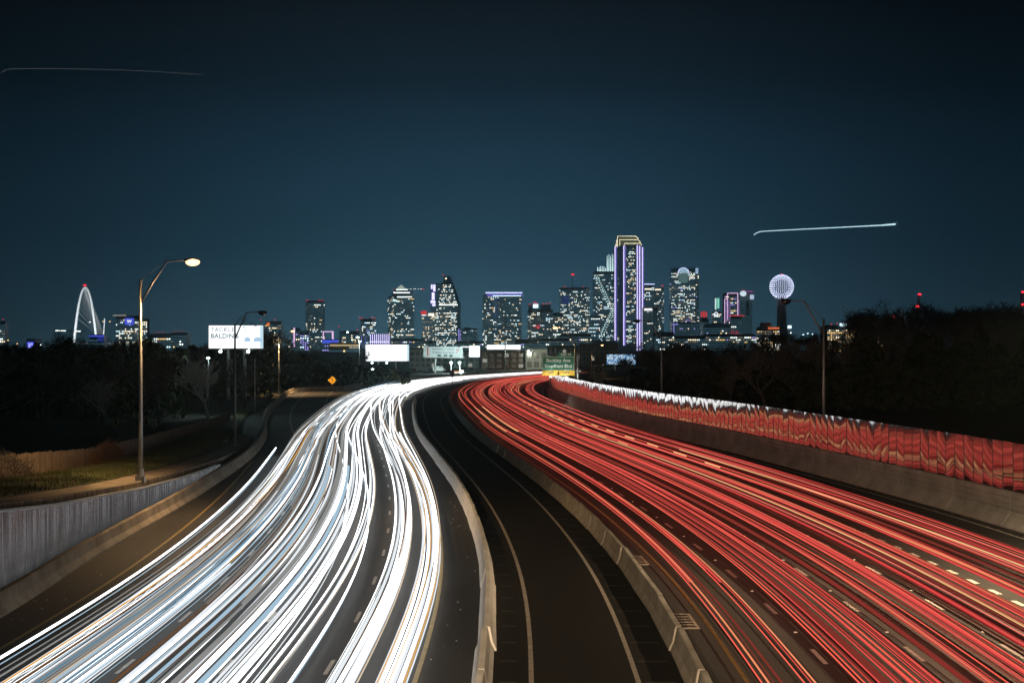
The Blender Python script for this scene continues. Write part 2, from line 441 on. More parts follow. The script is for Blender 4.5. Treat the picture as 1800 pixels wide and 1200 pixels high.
# ------------------------------------------------------------------ right wall: coursed concrete below, bulged metal panels above
wroot = thing('noise_wall', 'long curved noise wall of bulged shiny metal panels on coursed concrete, mirroring red streaks', 'noise wall', (*WALL.at(20), 0))
CH = 2.05
prof = [(-.55,0),(-.55,.10),(-.30,.42),(-.16,.62)]
z = .62
while z < CH-.3:
    prof += [(-.02,z) if z > .7 else (-.12,z), (-.02,z+.30), (.03,z+.315), (.03,z+.345), (-.02,z+.36)]; z += .36
prof += [(-.02,CH),(.28,CH),(.28,-.2)]
q = 10
while q < WALL.L-12:
    L = 11.8; mb = MB(); n = len(prof); K_ = 4
    for i in range(K_):
        qq = q+.03+(L-.06)*i/(K_-1)
        for d, z in prof:
            p = WALL.at(qq, d); mb.v.append((p[0]-wroot.location.x, p[1]-wroot.location.y, z))
    for i in range(K_-1):
        for k in range(n-1): mb.f.append((i*n+k, (i+1)*n+k, (i+1)*n+k+1, i*n+k+1)); mb.m.append(0)
    mb.f.append(tuple(range(n-1,-1,-1))); mb.m.append(0); mb.f.append(tuple((K_-1)*n+k for k in range(n))); mb.m.append(0)
    mb.build('concrete_section', M['wall_concrete'], wroot)
    q += L
PH, PW = 2.82, 2.0
def panel_mesh(kind):
    mb = MB(); nx, nz = 12, 8; r = random.Random(kind); amp = [.011,-.011,.008,-.008,.004,.013][kind]; lean = r.uniform(-.005,.005); tw = r.uniform(-.005,.005)
    vs_ = []
    for j in range(nz+1):
        for i in range(nx+1):
            u = i/nx-.5; v = j/nz
            b = amp*(1-4*u*u)*(.75+.5*math.sin(v*3.1+kind))+lean*math.sin(v*math.pi*2+kind)*.6+.0006*math.sin(v*9+u*4+kind*2)+tw*u*math.sin(v*6)*1.2
            vs_.append((u*(PW-.11), -b, v*PH))
    fs = [(j*(nx+1)+i, j*(nx+1)+i+1, (j+1)*(nx+1)+i+1, (j+1)*(nx+1)+i) for j in range(nz) for i in range(nx)]
    mb.add(vs_, fs)
    # returned side edges give the sheet its thickness
    e = [(-PW/2+.055,0),(PW/2-.055,0)]
    for x, _ in e: mb.add([(x,0.03,0),(x,.10,0),(x,.10,PH),(x,.03,PH)], [(0,1,2,3)])
    mb.add([(-PW/2+.055,0,PH),(PW/2-.055,0,PH),(PW/2-.055,.10,PH),(-PW/2+.055,.10,PH)], [(0,1,2,3)])
    mb.add([(-PW/2+.055,.10,0),(PW/2-.055,.10,0),(PW/2-.055,.10,PH),(-PW/2+.055,.10,PH)], [(0,1,2,3)])
    me = bpy.data.meshes.new('metal_panel'); me.from_pydata(mb.v, [], mb.f); me.materials.append(M['panel'])
    me.polygons.foreach_set('use_smooth', [True]*len(me.polygons)); me.update(); return me
PMESH = [panel_mesh(k) for k in range(6)]
q = 24; cnt = 0
while q < SOFF(262) and cnt < 290:
    p = WALL.at(q+PW/2, .10); hd = WALL.heading(q+PW/2)
    o = link('metal_panel', PMESH[R.choices(range(6), [4,3,3,3,2,2])[0]], wroot)
    o.location = (p[0]-wroot.location.x, p[1]-wroot.location.y, CH+.02+R.uniform(-.01,.01))
    o.rotation_euler = (.003+R.uniform(-.004,.004), R.uniform(-.003,.003), hd+math.pi+R.uniform(-.007,.007))
    q += PW; cnt += 1
mb = MB(); q = 24
while q < SOFF(262):
    p = WALL.at(q, .26); x, y = p[0]-wroot.location.x, p[1]-wroot.location.y
    mb.box(x-.06, x+.06, y-.06, y+.06, CH, CH+PH)
    p = WALL.at(q, .108); x, y = p[0]-wroot.location.x, p[1]-wroot.location.y
    mb.box(x-.025, x+.025, y-.03, y+.03, CH, CH+PH+.02); q += PW
tag(mb.build('panel_batten', M['dark_metal'], wroot), kind='stuff')

# ------------------------------------------------------------------ left: ribbed metal wall, retaining wall, walkway, verge
ztop = lerp_tab([(20,5.4),(30,4.75),(39,4.0),(46,3.18),(50.6,2.78),(58.7,2.14),(66.8,1.66),(75,1.24),(82,.95)])
zret = lerp_tab([(12,6.2),(20,5.6),(30,4.95),(39,4.25),(47,3.35),(58,2.45),(67,1.95),(75,1.5),(92,.84),(115,.5),(150,.15),(240,.0)])
rroot = thing('ribbed_metal_wall', 'silvery ribbed metal wall tapering along the left shoulder, streaked with white reflections', 'wall', (*LEFT.at(20,-.12), 0))
q = LW(20)
while q < LW(79):
    L = 2.0; mb = MB(); ribs = 8; vs_ = []; nn = ribs*4+1
    for i in range(nn):
        u = i/(nn-1); qq = q+.01+(L-.02)*u; ph = (i % 4)
        d = -.12+(.0 if ph in (0,1) else .055)+R.uniform(-.006,.006)
        p = LEFT.at(qq, d-.05); D = p[1]/K
        vs_ += [(p[0]-rroot.location.x, p[1]-rroot.location.y, .80), (p[0]-rroot.location.x, p[1]-rroot.location.y, max(.85, ztop(D)))]
    mb.add(vs_, [(2*i, 2*i+2, 2*i+3, 2*i+1) for i in range(nn-1)])
    mb.build('ribbed_panel', M['ribbed'], rroot)
    q += L
mb = MB()
tp = []
q = LW(20)
while q < LW(79):
    p = LEFT.at(q, -.14); tp.append(Vector((p[0]-rroot.location.x, p[1]-rroot.location.y, max(.88, ztop(p[1]/K)+.02)))); q += 3
mb.tube(tp, .07, 6); mb.build('cap_rail', mat('cap_metal', (.75,.76,.78), .35, .7), rroot)
# retaining wall with stained coping
roots = thing('retaining_wall', 'dark stained concrete retaining wall behind the ribbed metal wall', 'wall', (*LEFT.at(20,-1.0), 0))
q = LW(14)
while q < LW(104):
    L = 6.0; mb = MB(); n = 4
    for i in range(n):
        qq = q+.015+(L-.03)*i/(n-1); D = LEFT.at(qq)[1]/K; zt = zret(D)
        for d, z in [(-.85,-.2),(-.85,zt-.32),(-.72,zt-.30),(-.72,zt),(-1.2,zt),(-1.2,-.2)]:
            p = LEFT.at(qq, d); mb.v.append((p[0]-roots.location.x, p[1]-roots.location.y, z))
    for i in range(n-1):
        for k in range(5): mb.f.append((i*6+k, i*6+k+1, (i+1)*6+k+1, (i+1)*6+k)); mb.m.append(0)
    mb.f.append(tuple(range(6))); mb.m.append(0); mb.f.append(tuple(3*6+k for k in range(5,-1,-1))); mb.m.append(0)
    mb.build('wall_section', M['stained'], roots)
    q += L
# walkway + verge + field, lofted along the bank
fx = lerp_tab([(12,-32),(40,-31.5),(60,-30.8),(72,-30.3),(90,-32.5),(110,-35.2),(135,-38.5),(150,-42),(200,-52),(240,-60)])
fz = lerp_tab([(12,4.6),(40,3.3),(60,2.25),(72,1.6),(90,1.05),(110,.65),(135,.30),(240,0)])
def bank(name, cols, m, D0, D1, nD, kind='structure', jit=0):
    mb = MB(); nc = len(cols); Ds = [D0+(D1-D0)*i/(nD-1) for i in range(nD)]
    for D in Ds:
        for fxz in cols:
            x, z = fxz(D); mb.v.append((x, D*K, z+R.uniform(-jit,jit)))
    for i in range(nD-1):
        for k in range(nc-1): mb.f.append((i*nc+k, (i+1)*nc+k, (i+1)*nc+k+1, i*nc+k+1)); mb.m.append(0)
    return tag(mb.build(name, m, smooth=True), kind=kind)
wl = lambda D: lx(D)-1.15
walk_e = lambda D: lx(D)-2.9
bank('walkway', [lambda D: (walk_e(D), zret(D)+.02), lambda D: (wl(D), zret(D)-.02)], M['walk'], 12, 112, 120)
def vmid(t):
    def f(D):
        a = walk_e(D)-.0; b = fx(D); h = .32*math.sin(t*math.pi)+ .10*math.sin(D*.9+t*7)
        if D > 112: h *= .2
        return (a+(b-a)*t, (zret(D)+.05)*(1-t)+fz(D)*t+h*(1 if 0 < t < 1 else 0))
    return f
bank('grass_verge', [vmid(t) for t in (1,.85,.7,.55,.4,.25,.12,0)], M['grass'], 12, 190, 180, jit=.04)
bank('field', [lambda D: (-900, 2), lambda D: (-300, 1.0), lambda D: (-120, fz(D)*.7), lambda D: (fx(D)-8, fz(D)), lambda D: (fx(D)+.05, fz(D)-.02)], M['soil'], 12, 240, 60)
# grass blades on the lit verge
mb = MB(); gr = random.Random(3)
for i in range(26000):
    D = 46+ (gr.random()**1.3)*70; t = gr.random()
    a = vmid(t)(D); x, z = a; y = D*K; h = gr.uniform(.10,.30)*(1.3 if t > .9 else 1); w = .02; an = gr.uniform(0,6.28)
    lxo, lyo = gr.uniform(-.12,.12), gr.uniform(-.12,.12)
    mb.add([(x-w*math.cos(an), y-w*math.sin(an), z-.05),(x+w*math.cos(an), y+w*math.sin(an), z-.05),(x+lxo, y+lyo, z+h)], [(0,1,2)])
tag(mb.build('verge_grass', M['blade']), 'rough grass growing on the bank below the wooden fence', 'grass', kind='stuff')
# wooden fence
froot = thing('wooden_fence', 'weathered vertical board fence along the top of the grass bank', 'fence', (fx(60), 60*K, fz(60)))
FC = Curve([(fx(D), D*K) for D in range(44, 142, 4)], 1.5, 6)
q = 2; FL = 3.0
ftop = lerp_tab([(44,1.75),(60,1.62),(72,1.45),(90,1.4),(110,1.2),(135,1.05)])
while q < FC.L-4:
    D = FC.at(q)[1]/K; z0 = fz(D); h = ftop(D)
    mb = MB(); nb = 14
    for b in range(nb):
        qa = q+.06+(FL-.12)*b/nb; qb = q+.06+(FL-.12)*(b+.9)/nb; hh = h+R.uniform(-.05,.05); of = R.uniform(0,.03)
        p = FC.at(qa, of); r = FC.at(qb, of); p2 = FC.at(qa, of-.03); r2 = FC.at(qb, of-.03); ox, oy, oz = froot.location
        bb = [(p[0]-ox,p[1]-oy),(r[0]-ox,r[1]-oy),(r2[0]-ox,r2[1]-oy),(p2[0]-ox,p2[1]-oy)]
        mb.prism(bb, z0-.2-oz, z0+hh-oz)
    tag(mb.build('fence_boards', M['wood'], froot), kind='stuff')
    p = FC.at(q); mb = MB(); mb.box(p[0]-.07-ox, p[0]+.07-ox, p[1]-.07-oy, p[1]+.07-oy, z0-.3-oz, z0+h+.08-oz); mb.build('fence_post', M['wood'], froot)
    q += FL
def vine(label, D0, D1, n, hgt, m, seed, thick=.018):
    r = random.Random(seed); mb = MB(); D_ = (D0+D1)/2; o = Vector((fx(D_)+.2, D_*K, fz(D_)))
    for i in range(n):
        t = r.random(); D = D0+(D1-D0)*t
        env = math.sin(min(1,max(0,t))*math.pi)**.5
        p = Vector((fx(D)+r.uniform(-.3,.45), D*K, fz(D)+r.uniform(0, hgt*env))); pp = [p-o]
        for k in range(4):
            p = p+Vector((r.uniform(-.25,.3), r.uniform(-.6,.6), r.uniform(-.35,.28))); pp.append(p-o)
        mb.tube(pp, [thick,thick*.9,thick*.7,thick*.5,thick*.3], 3, cap=False)
    ob = mb.build('dry_vine', m); ob.location = o; tag(ob, label, 'vine'); return ob
vine('reddish dry vine heaped over the fence boards left of the tall lit lamp post', 71, 79, 1100, 1.75, M['vine'], 5)
vine('dark bare vine tangled over the leftmost stretch of the wooden fence', 50, 63, 1100, 2.3, M['twig'], 6)

# ------------------------------------------------------------------ right hillside
hx_ = lambda t: (lambda q: (WALL.at(q, .3+t[0])[0], WALL.at(q, .3+t[0])[1], t[1]))
mb = MB(); cols = [(0,1.9),(5,2.4),(25,3.6),(60,5.5),(140,7.2),(420,7.0),(900,3)]
qs = [10+i*8 for i in range(int((SOFF(150)-10)/8))]
for q in qs:
    for d, z in cols:
        p = WALL.at(q, .3+d); mb.v.append((p[0], p[1], z+(R.uniform(-.3,.3) if d > 1 else 0)))
nc = len(cols)
for i in range(len(qs)-1):
    for k in range(nc-1): mb.f.append((i*nc+k, i*nc+k+1, (i+1)*nc+k+1, (i+1)*nc+k)); mb.m.append(0)
ST(mb.build('hillside', M['soil'], smooth=True))

# ------------------------------------------------------------------ lamp posts
def lamp_post(label, base, z_top, head, lit=None, power=0, group=None, r0=.14, spot=True, cone=150, warm=(1,.60,.27), pole=None, name='street_lamp'):
    base = Vector(base); root = thing(name, label, 'street lamp', base, 0, group)
    top = Vector((0,0,z_top-base.z)); hd = Vector(head)-base
    mb = MB(); mb.tube([Vector((0,0,0)), top*.5, top], [r0, r0*.82, r0*.62], 10); pm_ = M['galv'] if pole is None else pole; mb.build('pole', pm_, root, True)
    mb = MB(); mb.box(-.28,.28,-.28,.28,-.3,.06); mb.tube([Vector((0,0,.06)),Vector((0,0,.5))], [.22,.19], 10); mb.build('base', M['galv'], root)
    dirh = Vector((hd.x, hd.y, 0)).normalized()
    kn = hd-dirh*1.5; st = top-Vector((0,0,1.5))
    mb = MB(); mb.tube([st, st.lerp(kn,.45)+Vector((0,0,.06)), kn+Vector((0,0,-.08)), hd-dirh*.35], [.075,.07,.06,.045], 8)
    mb.tube([top-Vector((0,0,.15)), top.lerp(kn,.5)+Vector((0,0,.02)), kn], [.028,.028,.028], 6); mb.build('arm', pm_, root, True)
    mb = MB(); mb.ball((0,0,0), .5, 12, 8, (1.0,.42,.26)); hm = mb.build('lamp_head', M['galv'] if lit else M['dark_metal'], root, True)
    hm.location = hd; hm.rotation_euler = (0,0,math.atan2(dirh.y, dirh.x))
    mb = MB(); mb.ball((.06,0,-.12), .44, 12, 6, (1.0,.65,.55))
    mb.build('lens', E[lit] if lit else M['win_dark'], hm, True)
    if lit and power:
        ld = bpy.data.lights.new('lamp_light', 'SPOT' if spot else 'POINT'); ld.energy = power; ld.color = warm if lit == 'sodium' else (.75,1,.97)
        ld.shadow_soft_size = .3
        if spot: ld.spot_size = math.radians(cone); ld.spot_blend = .6
        lo_ = bpy.data.objects.new('lamp_light', ld); C.objects.link(lo_); lo_.parent = root; lo_.location = hd-Vector((0,0,.42))
    return root
bp = Vector((-22.4-1.4, 60.5*K, zret(60.5)))
p0 = W(247, 838, 60.5*K)
lamp_post('tall lit street lamp glowing orange on the walkway above the ribbed metal wall', (p0.x, p0.y, p0.z), W(247,490,60.5*K).z, W(337,457,60.5*K), 'sodium', 13500, cone=165)
p1 = W(413, 786, 98*K)
lamp_post('unlit street lamp whose pole crosses the middle of the balding billboard', (p1.x, p1.y, .4), W(413,569,98*K).z, W(461,548,98*K), pole=mat('darkened_steel', (.10,.10,.10), .7, .2))  # shade put into the pole colour so the lamp reads as unlit
p2 = W(490, 690, 222*K)
lamp_post('small orange lit street lamp at the edge of the exit ramp bend', (p2.x, p2.y, 0), W(490,593,222*K).z, W(514,581,222*K), 'sodium', 30000)
p3 = W(632, 668, 300*K)
lamp_post('cool white street lamp glaring left of the blank white billboard', (p3.x, p3.y, 0), W(633,600,300*K).z, W(629,592,300*K), 'coolled', 5000)
p4 = W(1011, 668, 170*K)
lamp_post('orange street lamp standing at the right edge of the green exit sign', (p4.x, p4.y, 0), W(1011,592,170*K).z, W(977,575,170*K), 'sodium', 900, spot=False)
p5 = W(1163, 688, 131*K)
lamp_post('unlit dark street lamp behind the noise wall below the purple outlined tower', (p5.x, p5.y, 2), W(1163,582,131*K).z, W(1120,563,131*K))
p6 = W(1448, 722, 86*K)
lamp_post('unlit dark street lamp rising behind the noise wall, arm tip under the lattice ball', (p6.x, p6.y, 2.2), W(1448,560,86*K).z, W(1382,528,86*K))
lamp_post('orange street lamp behind the near end of the noise wall', (33.0, 43*K, 2.2), 12.8, (24.6, 43*K, 14.2), 'sodium', 34000, cone=166, warm=(1,.70,.40))
mb = MB(); mb.box(-60, 60, -16, -.8, 7.9, 8.85)
ob_ = thing('overbridge', 'concrete overbridge under the viewpoint', 'bridge', (0,0,0)); mb.build('deck', M['concrete'], ob_)
mb = MB(); mb.box(-60, 60, -1.1, -.82, 8.853, 9.75); mb.build('parapet', M['concrete'], ob_)
for x in (-29, 29):
    mb = MB(); mb.tube([Vector((x,-8,-.3)),Vector((x,-8,7.89))], .7, 14); mb.build('column', M['concrete'], ob_)
lr_ = thing('bridge_floodlight', 'sodium floodlight on a mast of the overbridge, aimed along the road', 'floodlight', (-3, -1.6, 8.853))
mb = MB(); mb.tube([Vector((0,0,0)),Vector((0,0,7.6))], [.13,.09], 8); mb.build('mast', M['galv'], lr_)
mb = MB(); mb.tube([Vector((0,0,7.4)),Vector((0,2.2,8.0))], .06, 6); mb.box(-.4,.4,2.0,2.6,7.75,8.15); mb.build('arm', M['galv'], lr_)
mb = MB(); mb.box(-.34,.34,2.603,2.63,7.80,8.10); mb.build('lens', E['sodium'], lr_)
ld = bpy.data.lights.new('bridge_lamp', 'SPOT'); ld.energy = 230000; ld.color = (1,.70,.42); ld.shadow_soft_size = .4; ld.spot_size = math.radians(34); ld.spot_blend = 1
lo_ = bpy.data.objects.new('bridge_lamp', ld); C.objects.link(lo_); lo_.parent = lr_; lo_.location = (0,2.75,7.95)
d_ = Vector((6,84,0))-Vector((-3,1.15,16.8)); lo_.rotation_euler = d_.to_track_quat('-Z','Y').to_euler()
p7 = W(1040, 640, 330*K)
lamp_post('lit orange street lamp in front of the far brick block', (p7.x, p7.y, 0), W(1040,616,330*K).z, W(1058,606,330*K), 'sodium', 4000)
p8 = W(620, 640, 420*K)
lamp_post('cool white street lamp far off above the gold lit deck', (p8.x, p8.y, 0), W(616,588,420*K).z, W(611,583,420*K), 'coolled', 3000)
p9 = W(448, 715, 160*K)
pr = thing('thin_pole', 'thin bare pole standing alone among the trees below the balding billboard', 'pole', (p9.x, p9.y, 0))
mb = MB(); mb.tube([Vector((0,0,0)),Vector((0,0,8.5))], [.09,.06], 8); mb.build('shaft', M['galv'], pr)
mb = MB(); mb.box(-.2,.2,-.2,.2,0,.1); mb.build('base_plate', M['galv'], pr)
pm = W(888, 652, 440*K)
pr = thing('tall_mast', 'tall pale mast in front of the lit word sign on the brick building', 'mast', (pm.x, pm.y, 0))
mb = MB(); mb.tube([Vector((0,0,0)),Vector((0,0,W(888,562,440*K).z))], [.30,.16], 8); mb.build('shaft', M['galv'], pr)
mb = MB(); mb.ball((0,0,W(888,562,440*K).z+.2), .35, 8, 6); mb.build('finial', M['galv'], pr)

# ------------------------------------------------------------------ road signs
sd = 175.5*K; a = W(953,645,sd); b = W(1010,627,sd)
sw = b.x-a.x; gh = W(0,626,sd).z-W(0,651,sd).z; yh = W(0,651,sd).z-W(0,660,sd).z; zb = W(0,660,sd).z
sroot = thing('exit_sign', 'big green overhead exit sign for Beckley Ave with yellow EXIT ONLY strip', 'road sign', ((a.x+b.x)/2, sd, 0))
mb = MB(); mb.box(-sw/2, sw/2, 0, .12, zb+yh+.01, zb+yh+gh); mb.build('green_panel', M['sign_green'], sroot)
mb = MB(); mb.box(-sw/2, sw/2, 0, .12, zb, zb+yh-.01); mb.build('yellow_panel', M['sign_yellow'], sroot)
mb = MB(); zz = zb+yh+gh
mb.box(-.02*sw, sw*.48, 0, .12, zz+.02, zz+.62); mb.build('exit_number_panel', M['sign_green'], sroot)
mb = MB(); t_ = .05
for (x0,x1,z0,z1) in [(-sw/2+.08,sw/2-.08,zb+yh+.08,zb+yh+.08+t_),(-sw/2+.08,sw/2-.08,zz-.13,zz-.08),(-sw/2+.08,-sw/2+.13,zb+yh+.08,zz-.08),(sw/2-.13,sw/2-.08,zb+yh+.08,zz-.08)]:
    mb.box(x0,x1,-.012,0,z0,z1)
mb.build('white_border', M['sign_white'], sroot)
text('lettering', 'Beckley Ave', .86, M['sign_white'], sroot, (0,-.02,zb+yh+gh*.70), sx_=.95, bold=.014)
text('lettering', 'Riverfront Blvd', .86, M['sign_white'], sroot, (0,-.02,zb+yh+gh*.30), sx_=.86, bold=.014)
text('lettering', 'EXIT 44', .48, M['sign_white'], sroot, (sw*.23,-.02,zz+.32), sx_=1.05, bold=.01)
text('lettering', 'EXIT', .50, M['sign_black'], sroot, (-sw*.22,-.02,zb+yh*.5), bold=.012)
text('lettering', 'ONLY', .50, M['sign_black'], sroot, (sw*.22,-.02,zb+yh*.5), bold=.012)
mb = MB(); mb.box(-.06,.06,-.02,0,zb+yh*.38,zb+yh*.9); mb.add([(-.32,-.02,zb+yh*.52),(0,-.02,zb+yh*.1),(.32,-.02,zb+yh*.52),(.32,0,zb+yh*.52),(0,0,zb+yh*.1),(-.32,0,zb+yh*.52)], [(0,1,2),(3,4,5),(0,5,4,1),(1,4,3,2),(2,3,5,0)])
mb.build('down_arrow', M['sign_black'], sroot)
mb = MB()
for x in (-sw*.3, 0, sw*.3): mb.box(x-.06,x+.06,.12,.3,zb,zz+.1)
mb.build('bracket', M['galv'], sroot)
for x in (-sw*.25, sw*.25):  # two added fittings, there only to light the sign face
    mb = MB(); mb.tube([Vector((x,.1,zb-.12)),Vector((x,-1.7,zb-.25))], .04, 5); mb.box(x-.3,x+.3,-1.9,-1.6,zb-.32,zb-.18); sl = mb.build('added_sign_light', M['galv'], sroot)
    ld = bpy.data.lights.new('added_sign_lamp', 'POINT'); ld.energy = 190; ld.color = (.85,1,.95); ld.shadow_soft_size = .15; lo_ = bpy.data.objects.new('added_sign_lamp', ld); C.objects.link(lo_); lo_.parent = sroot; lo_.location = (x,-2.0,zb-.05)
mb = MB()
for zc in (zb+yh+gh*.25, zb+yh+gh*.8): mb.tube([Vector((-sw/2,.45,zc)),Vector((sw/2+.6,.45,zc))], .12, 8)
mb.build('gantry_arm', M['galv'], sroot)
mb = MB(); mb.tube([Vector((sw/2+.6,.45,0)),Vector((sw/2+.6,.45,zz+.2))], [.25,.22], 10); mb.build('gantry_post', M['galv'], sroot)
# warning diamond on the ramp
d0 = W(584,690,236*K*.96); sroot = thing('warning_sign', 'yellow diamond warning sign with an arrow at the top of the exit ramp', 'road sign', (d0.x, d0.y, 0))
s_ = 1.0; zc = W(0,668,d0.y).z
mb = MB(); mb.add([(0,0,zc-s_),(s_,0,zc),(0,0,zc+s_),(-s_,0,zc),(0,.05,zc-s_),(s_,.05,zc),(0,.05,zc+s_),(-s_,.05,zc)], [(0,1,2,3),(7,6,5,4),(0,4,5,1),(1,5,6,2),(2,6,7,3),(3,7,4,0)]); mb.build('sign_plate', M['sign_yellow'], sroot)
mb = MB(); mb.box(-.05,.05,-.02,0,zc-.45,zc+.2); mb.add([(-.22,-.02,zc+.15),(.22,-.02,zc+.15),(0,-.02,zc+.5)], [(0,1,2)]); mb.build('arrow', M['sign_black'], sroot)
mb = MB(); mb.tube([Vector((0,.09,-.1)),Vector((0,.09,zc+.5))], .05, 8); mb.build('post', M['galv'], sroot)
# curve chevrons beyond the fence
for px, py, D, lb in [(204,741,120,'yellow chevron sign left of the tall lit lamp post beyond the fence'),(271,745,116,'yellow chevron sign right of the tall lit lamp post beyond the fence'),(257,742,121,'yellow chevron sign half hidden by the tall lit lamp post')]:
    c_ = W(px,py,D*K); sroot = thing('chevron_sign', lb, 'road sign', (c_.x, c_.y, 0.2), 0, 'chevron signs beyond the fence'); zc = c_.z-.2
    mb = MB(); mb.box(-.30,.30,0,.03,zc-.42,zc+.42); mb.build('sign_plate', M['sign_yellow'], sroot)
    mb = MB(); mb.add([(.18,-.012,zc+.35),(-.05,-.012,zc+.35),(-.22,-.012,zc),(-.05,-.012,zc-.35),(.18,-.012,zc-.35),(.0,-.012,zc)], [(0,1,2,5),(5,2,3,4)]); mb.build('chevron', M['sign_black'], sroot)
    mb = MB(); mb.tube([Vector((0,.06,-.6)),Vector((0,.06,zc+.4))], .035, 6); mb.build('post', M['galv'], sroot)
# blue H sign
c_ = W(966,628,300*K); sroot = thing('hospital_sign', 'blue square sign with a white H left of the exit number', 'road sign', (c_.x, c_.y, 0)); zc = c_.z
mb = MB(); mb.box(-.75,.75,0,.05,zc-.95,zc+.95); mb.build('sign_plate', M['sign_blue'], sroot)
text('lettering', 'H', 1.7, M['sign_white'], sroot, (0,-.02,zc), bold=.03)
mb = MB(); mb.tube([Vector((0,.1,0)),Vector((0,.1,zc+.8))], .07, 8); mb.build('post', M['galv'], sroot)
# little sign post on the barrier
p = REF.at(SOFF(216), .1); sroot = thing('median_sign', 'slim dark sign post standing on the middle barrier at the bend', 'road sign', (p[0], p[1], .86))
mb = MB(); mb.tube([Vector((0,0,-.05)),Vector((0,0,5.4))], [.09,.07], 8); mb.build('post', M['dark_metal'], sroot)
mb = MB(); mb.box(-.45,.45,-.06,-.02,3.0,4.4); mb.build('sign_plate', M['dark_metal'], sroot)
# drain inlets by the middle barrier
for i, (px, py, lb) in enumerate([(1233,1092,'slotted concrete drain inlet on the shoulder nearest the viewer'),(1135,985,'slotted concrete drain inlet on the shoulder farther along the middle barrier')]):
    gp = G(px, py); q = REF.s_of_y(gp.y); p = REF.at(q, .95); hd = REF.heading(q)-math.pi/2
    sroot = thing('drain_inlet', lb, 'drain', (p[0], p[1], .006), hd, 'drain inlets by the middle barrier')
    mb = MB(); mb.box(-.40,.40,-2.0,2.0,0,.035); mb.build('slab', M['parapet'], sroot)
    for k in range(5):
        mb = MB(); mb.box(-.28,.28,-1.75+k*.75,-1.75+k*.75+.44,.035,.040); mb.build('slot', M['sign_black'], sroot)

# power poles and wires at far left
for pts_, lb in [(((62,600),(80,730)),'leaning dark utility pole at the left, crossing its twin'),(((74,605),(60,735)),'second dark utility pole at the left, leaning the other way')]:
    t_ = W(*pts_[0],135*K); b_ = W(*pts_[1],135*K); sroot = thing('utility_pole', lb, 'utility pole', b_, 0, 'utility poles at the left')
    mb = MB(); mb.tube([Vector((0,0,-1)), t_-b_], [.15,.1], 8); mb.build('shaft', M['bark'], sroot)
    mb = MB(); d_ = (t_-b_); mb.box(d_.x*.9-1.0, d_.x*.9+1.0, -.06,.06, d_.z*.9-.06, d_.z*.9+.06); mb.build('crossarm', M['bark'], sroot)
wm = mat('wire', (.35,.36,.36), .4, .8)
for i, (y_l, y_r) in enumerate([(690,655),(703,680),(714,684),(724,698)]):
    mb = MB(); l = W(-120, y_l+22, 110*K); r = W(66, y_r, 135*K)
    pp = [l.lerp(r, t)+Vector((0,0,-1.2*math.sin(t*math.pi))) for t in [j/14 for j in range(15)]]
    mb.tube([p-l for p in pp], .022, 4); o = mb.build('power_line', wm); o.location = l
    tag(o, ['topmost','second','third','lowest'][i]+' sagging pale power line at the far left edge', 'power line', 'power lines at the left')
for i, (y_l, y_r) in enumerate([(596,566),(606,576)]):
    mb = MB(); l = W(735, y_l, 430*K); r = W(888, y_r, 440*K)
    pp = [l.lerp(r, t)+Vector((0,0,-1.0*math.sin(t*math.pi))) for t in [j/12 for j in range(13)]]
    mb.tube([p-l for p in pp], .06, 4); o = mb.build('power_line', wm); o.location = l
    tag(o, ['upper','lower'][i]+' thin wire running from the tall pale mast toward the towers', 'power line', 'wires at the mast')

# ------------------------------------------------------------------ billboards
def board(label, x0, x1, yt, yb, D, face, posts=(.5,), cat='billboard', lamps=0):
    a = W(x0,yb,D*K); b = W(x1,yt,D*K); w = b.x-a.x; h = b.z-a.z
    root = thing('billboard', label, cat, ((a.x+b.x)/2, D*K, 0))
    mb = MB(); mb.box(-w/2, w/2, .02, .5, a.z, b.z); mb.build('frame', M['galv'], root)
    mb = MB(); mb.box(-w/2+.12, w/2-.12, -.06, .018, a.z+.12, b.z-.12); mb.build('face', face, root)
    mb = MB()
    for t in posts: mb.tube([Vector((w*(t-.5),.9,-.5)), Vector((w*(t-.5),.9,b.z-.3))], .35, 8)
    mb.build('post', M['galv'], root)
    mb = MB(); mb.box(-w/2-.3, w/2+.3, -.9, -.12, a.z-.16, a.z-.06); mb.build('catwalk', M['galv'], root)
    for k in range(lamps):
        x = -w/2+w*(k+.5)/lamps
        mb = MB(); mb.tube([Vector((x,-.8,a.z-.1)),Vector((x,-2.0,a.z-.5))], .05, 5); mb.ball((x,-2.1,a.z-.5), .28, 8, 5); mb.build('floodlight', E['coolled'] if k in (0,1) else M['galv'], root)
    return root, w, h, a.z, b.z
root, w, h, z0, z1 = board('glaring white billboard reading TACKLE BALDING among the dark trees', 366, 463, 571, 613, 190, E['board'], (.35,.65), lamps=2)
text('lettering', 'TACKLE', h*.27, E['board_grey'], root, (-w*.24,-.08,z0+h*.80), bold=.03)
text('lettering', 'BALDING', h*.27, E['board_dark'], root, (-w*.20,-.08,z0+h*.53), bold=.03)
mb = MB()
for cx, cz in ((.15,.84),(.36,.88)):
    mb.add([(w*cx+w*.030*math.cos(t_)*k_, -.075, z0+h*cz+h*.10*math.sin(t_)*k_) for k_ in (1,.72) for t_ in [i*math.pi/8 for i in range(9)]], [(i+1,i,9+i,10+i) for i in range(8)])
    mb.add([(w*cx+w*.020, -.074, z0+h*(cz-.30)),(w*cx+w*.027,-.074,z0+h*(cz-.30)),(w*cx+w*.030,-.074,z0+h*cz),(w*cx+w*.023,-.074,z0+h*cz)], [(0,1,2,3)])
mb.build('printed_hair', E['board_dark'], root)
mb = MB()
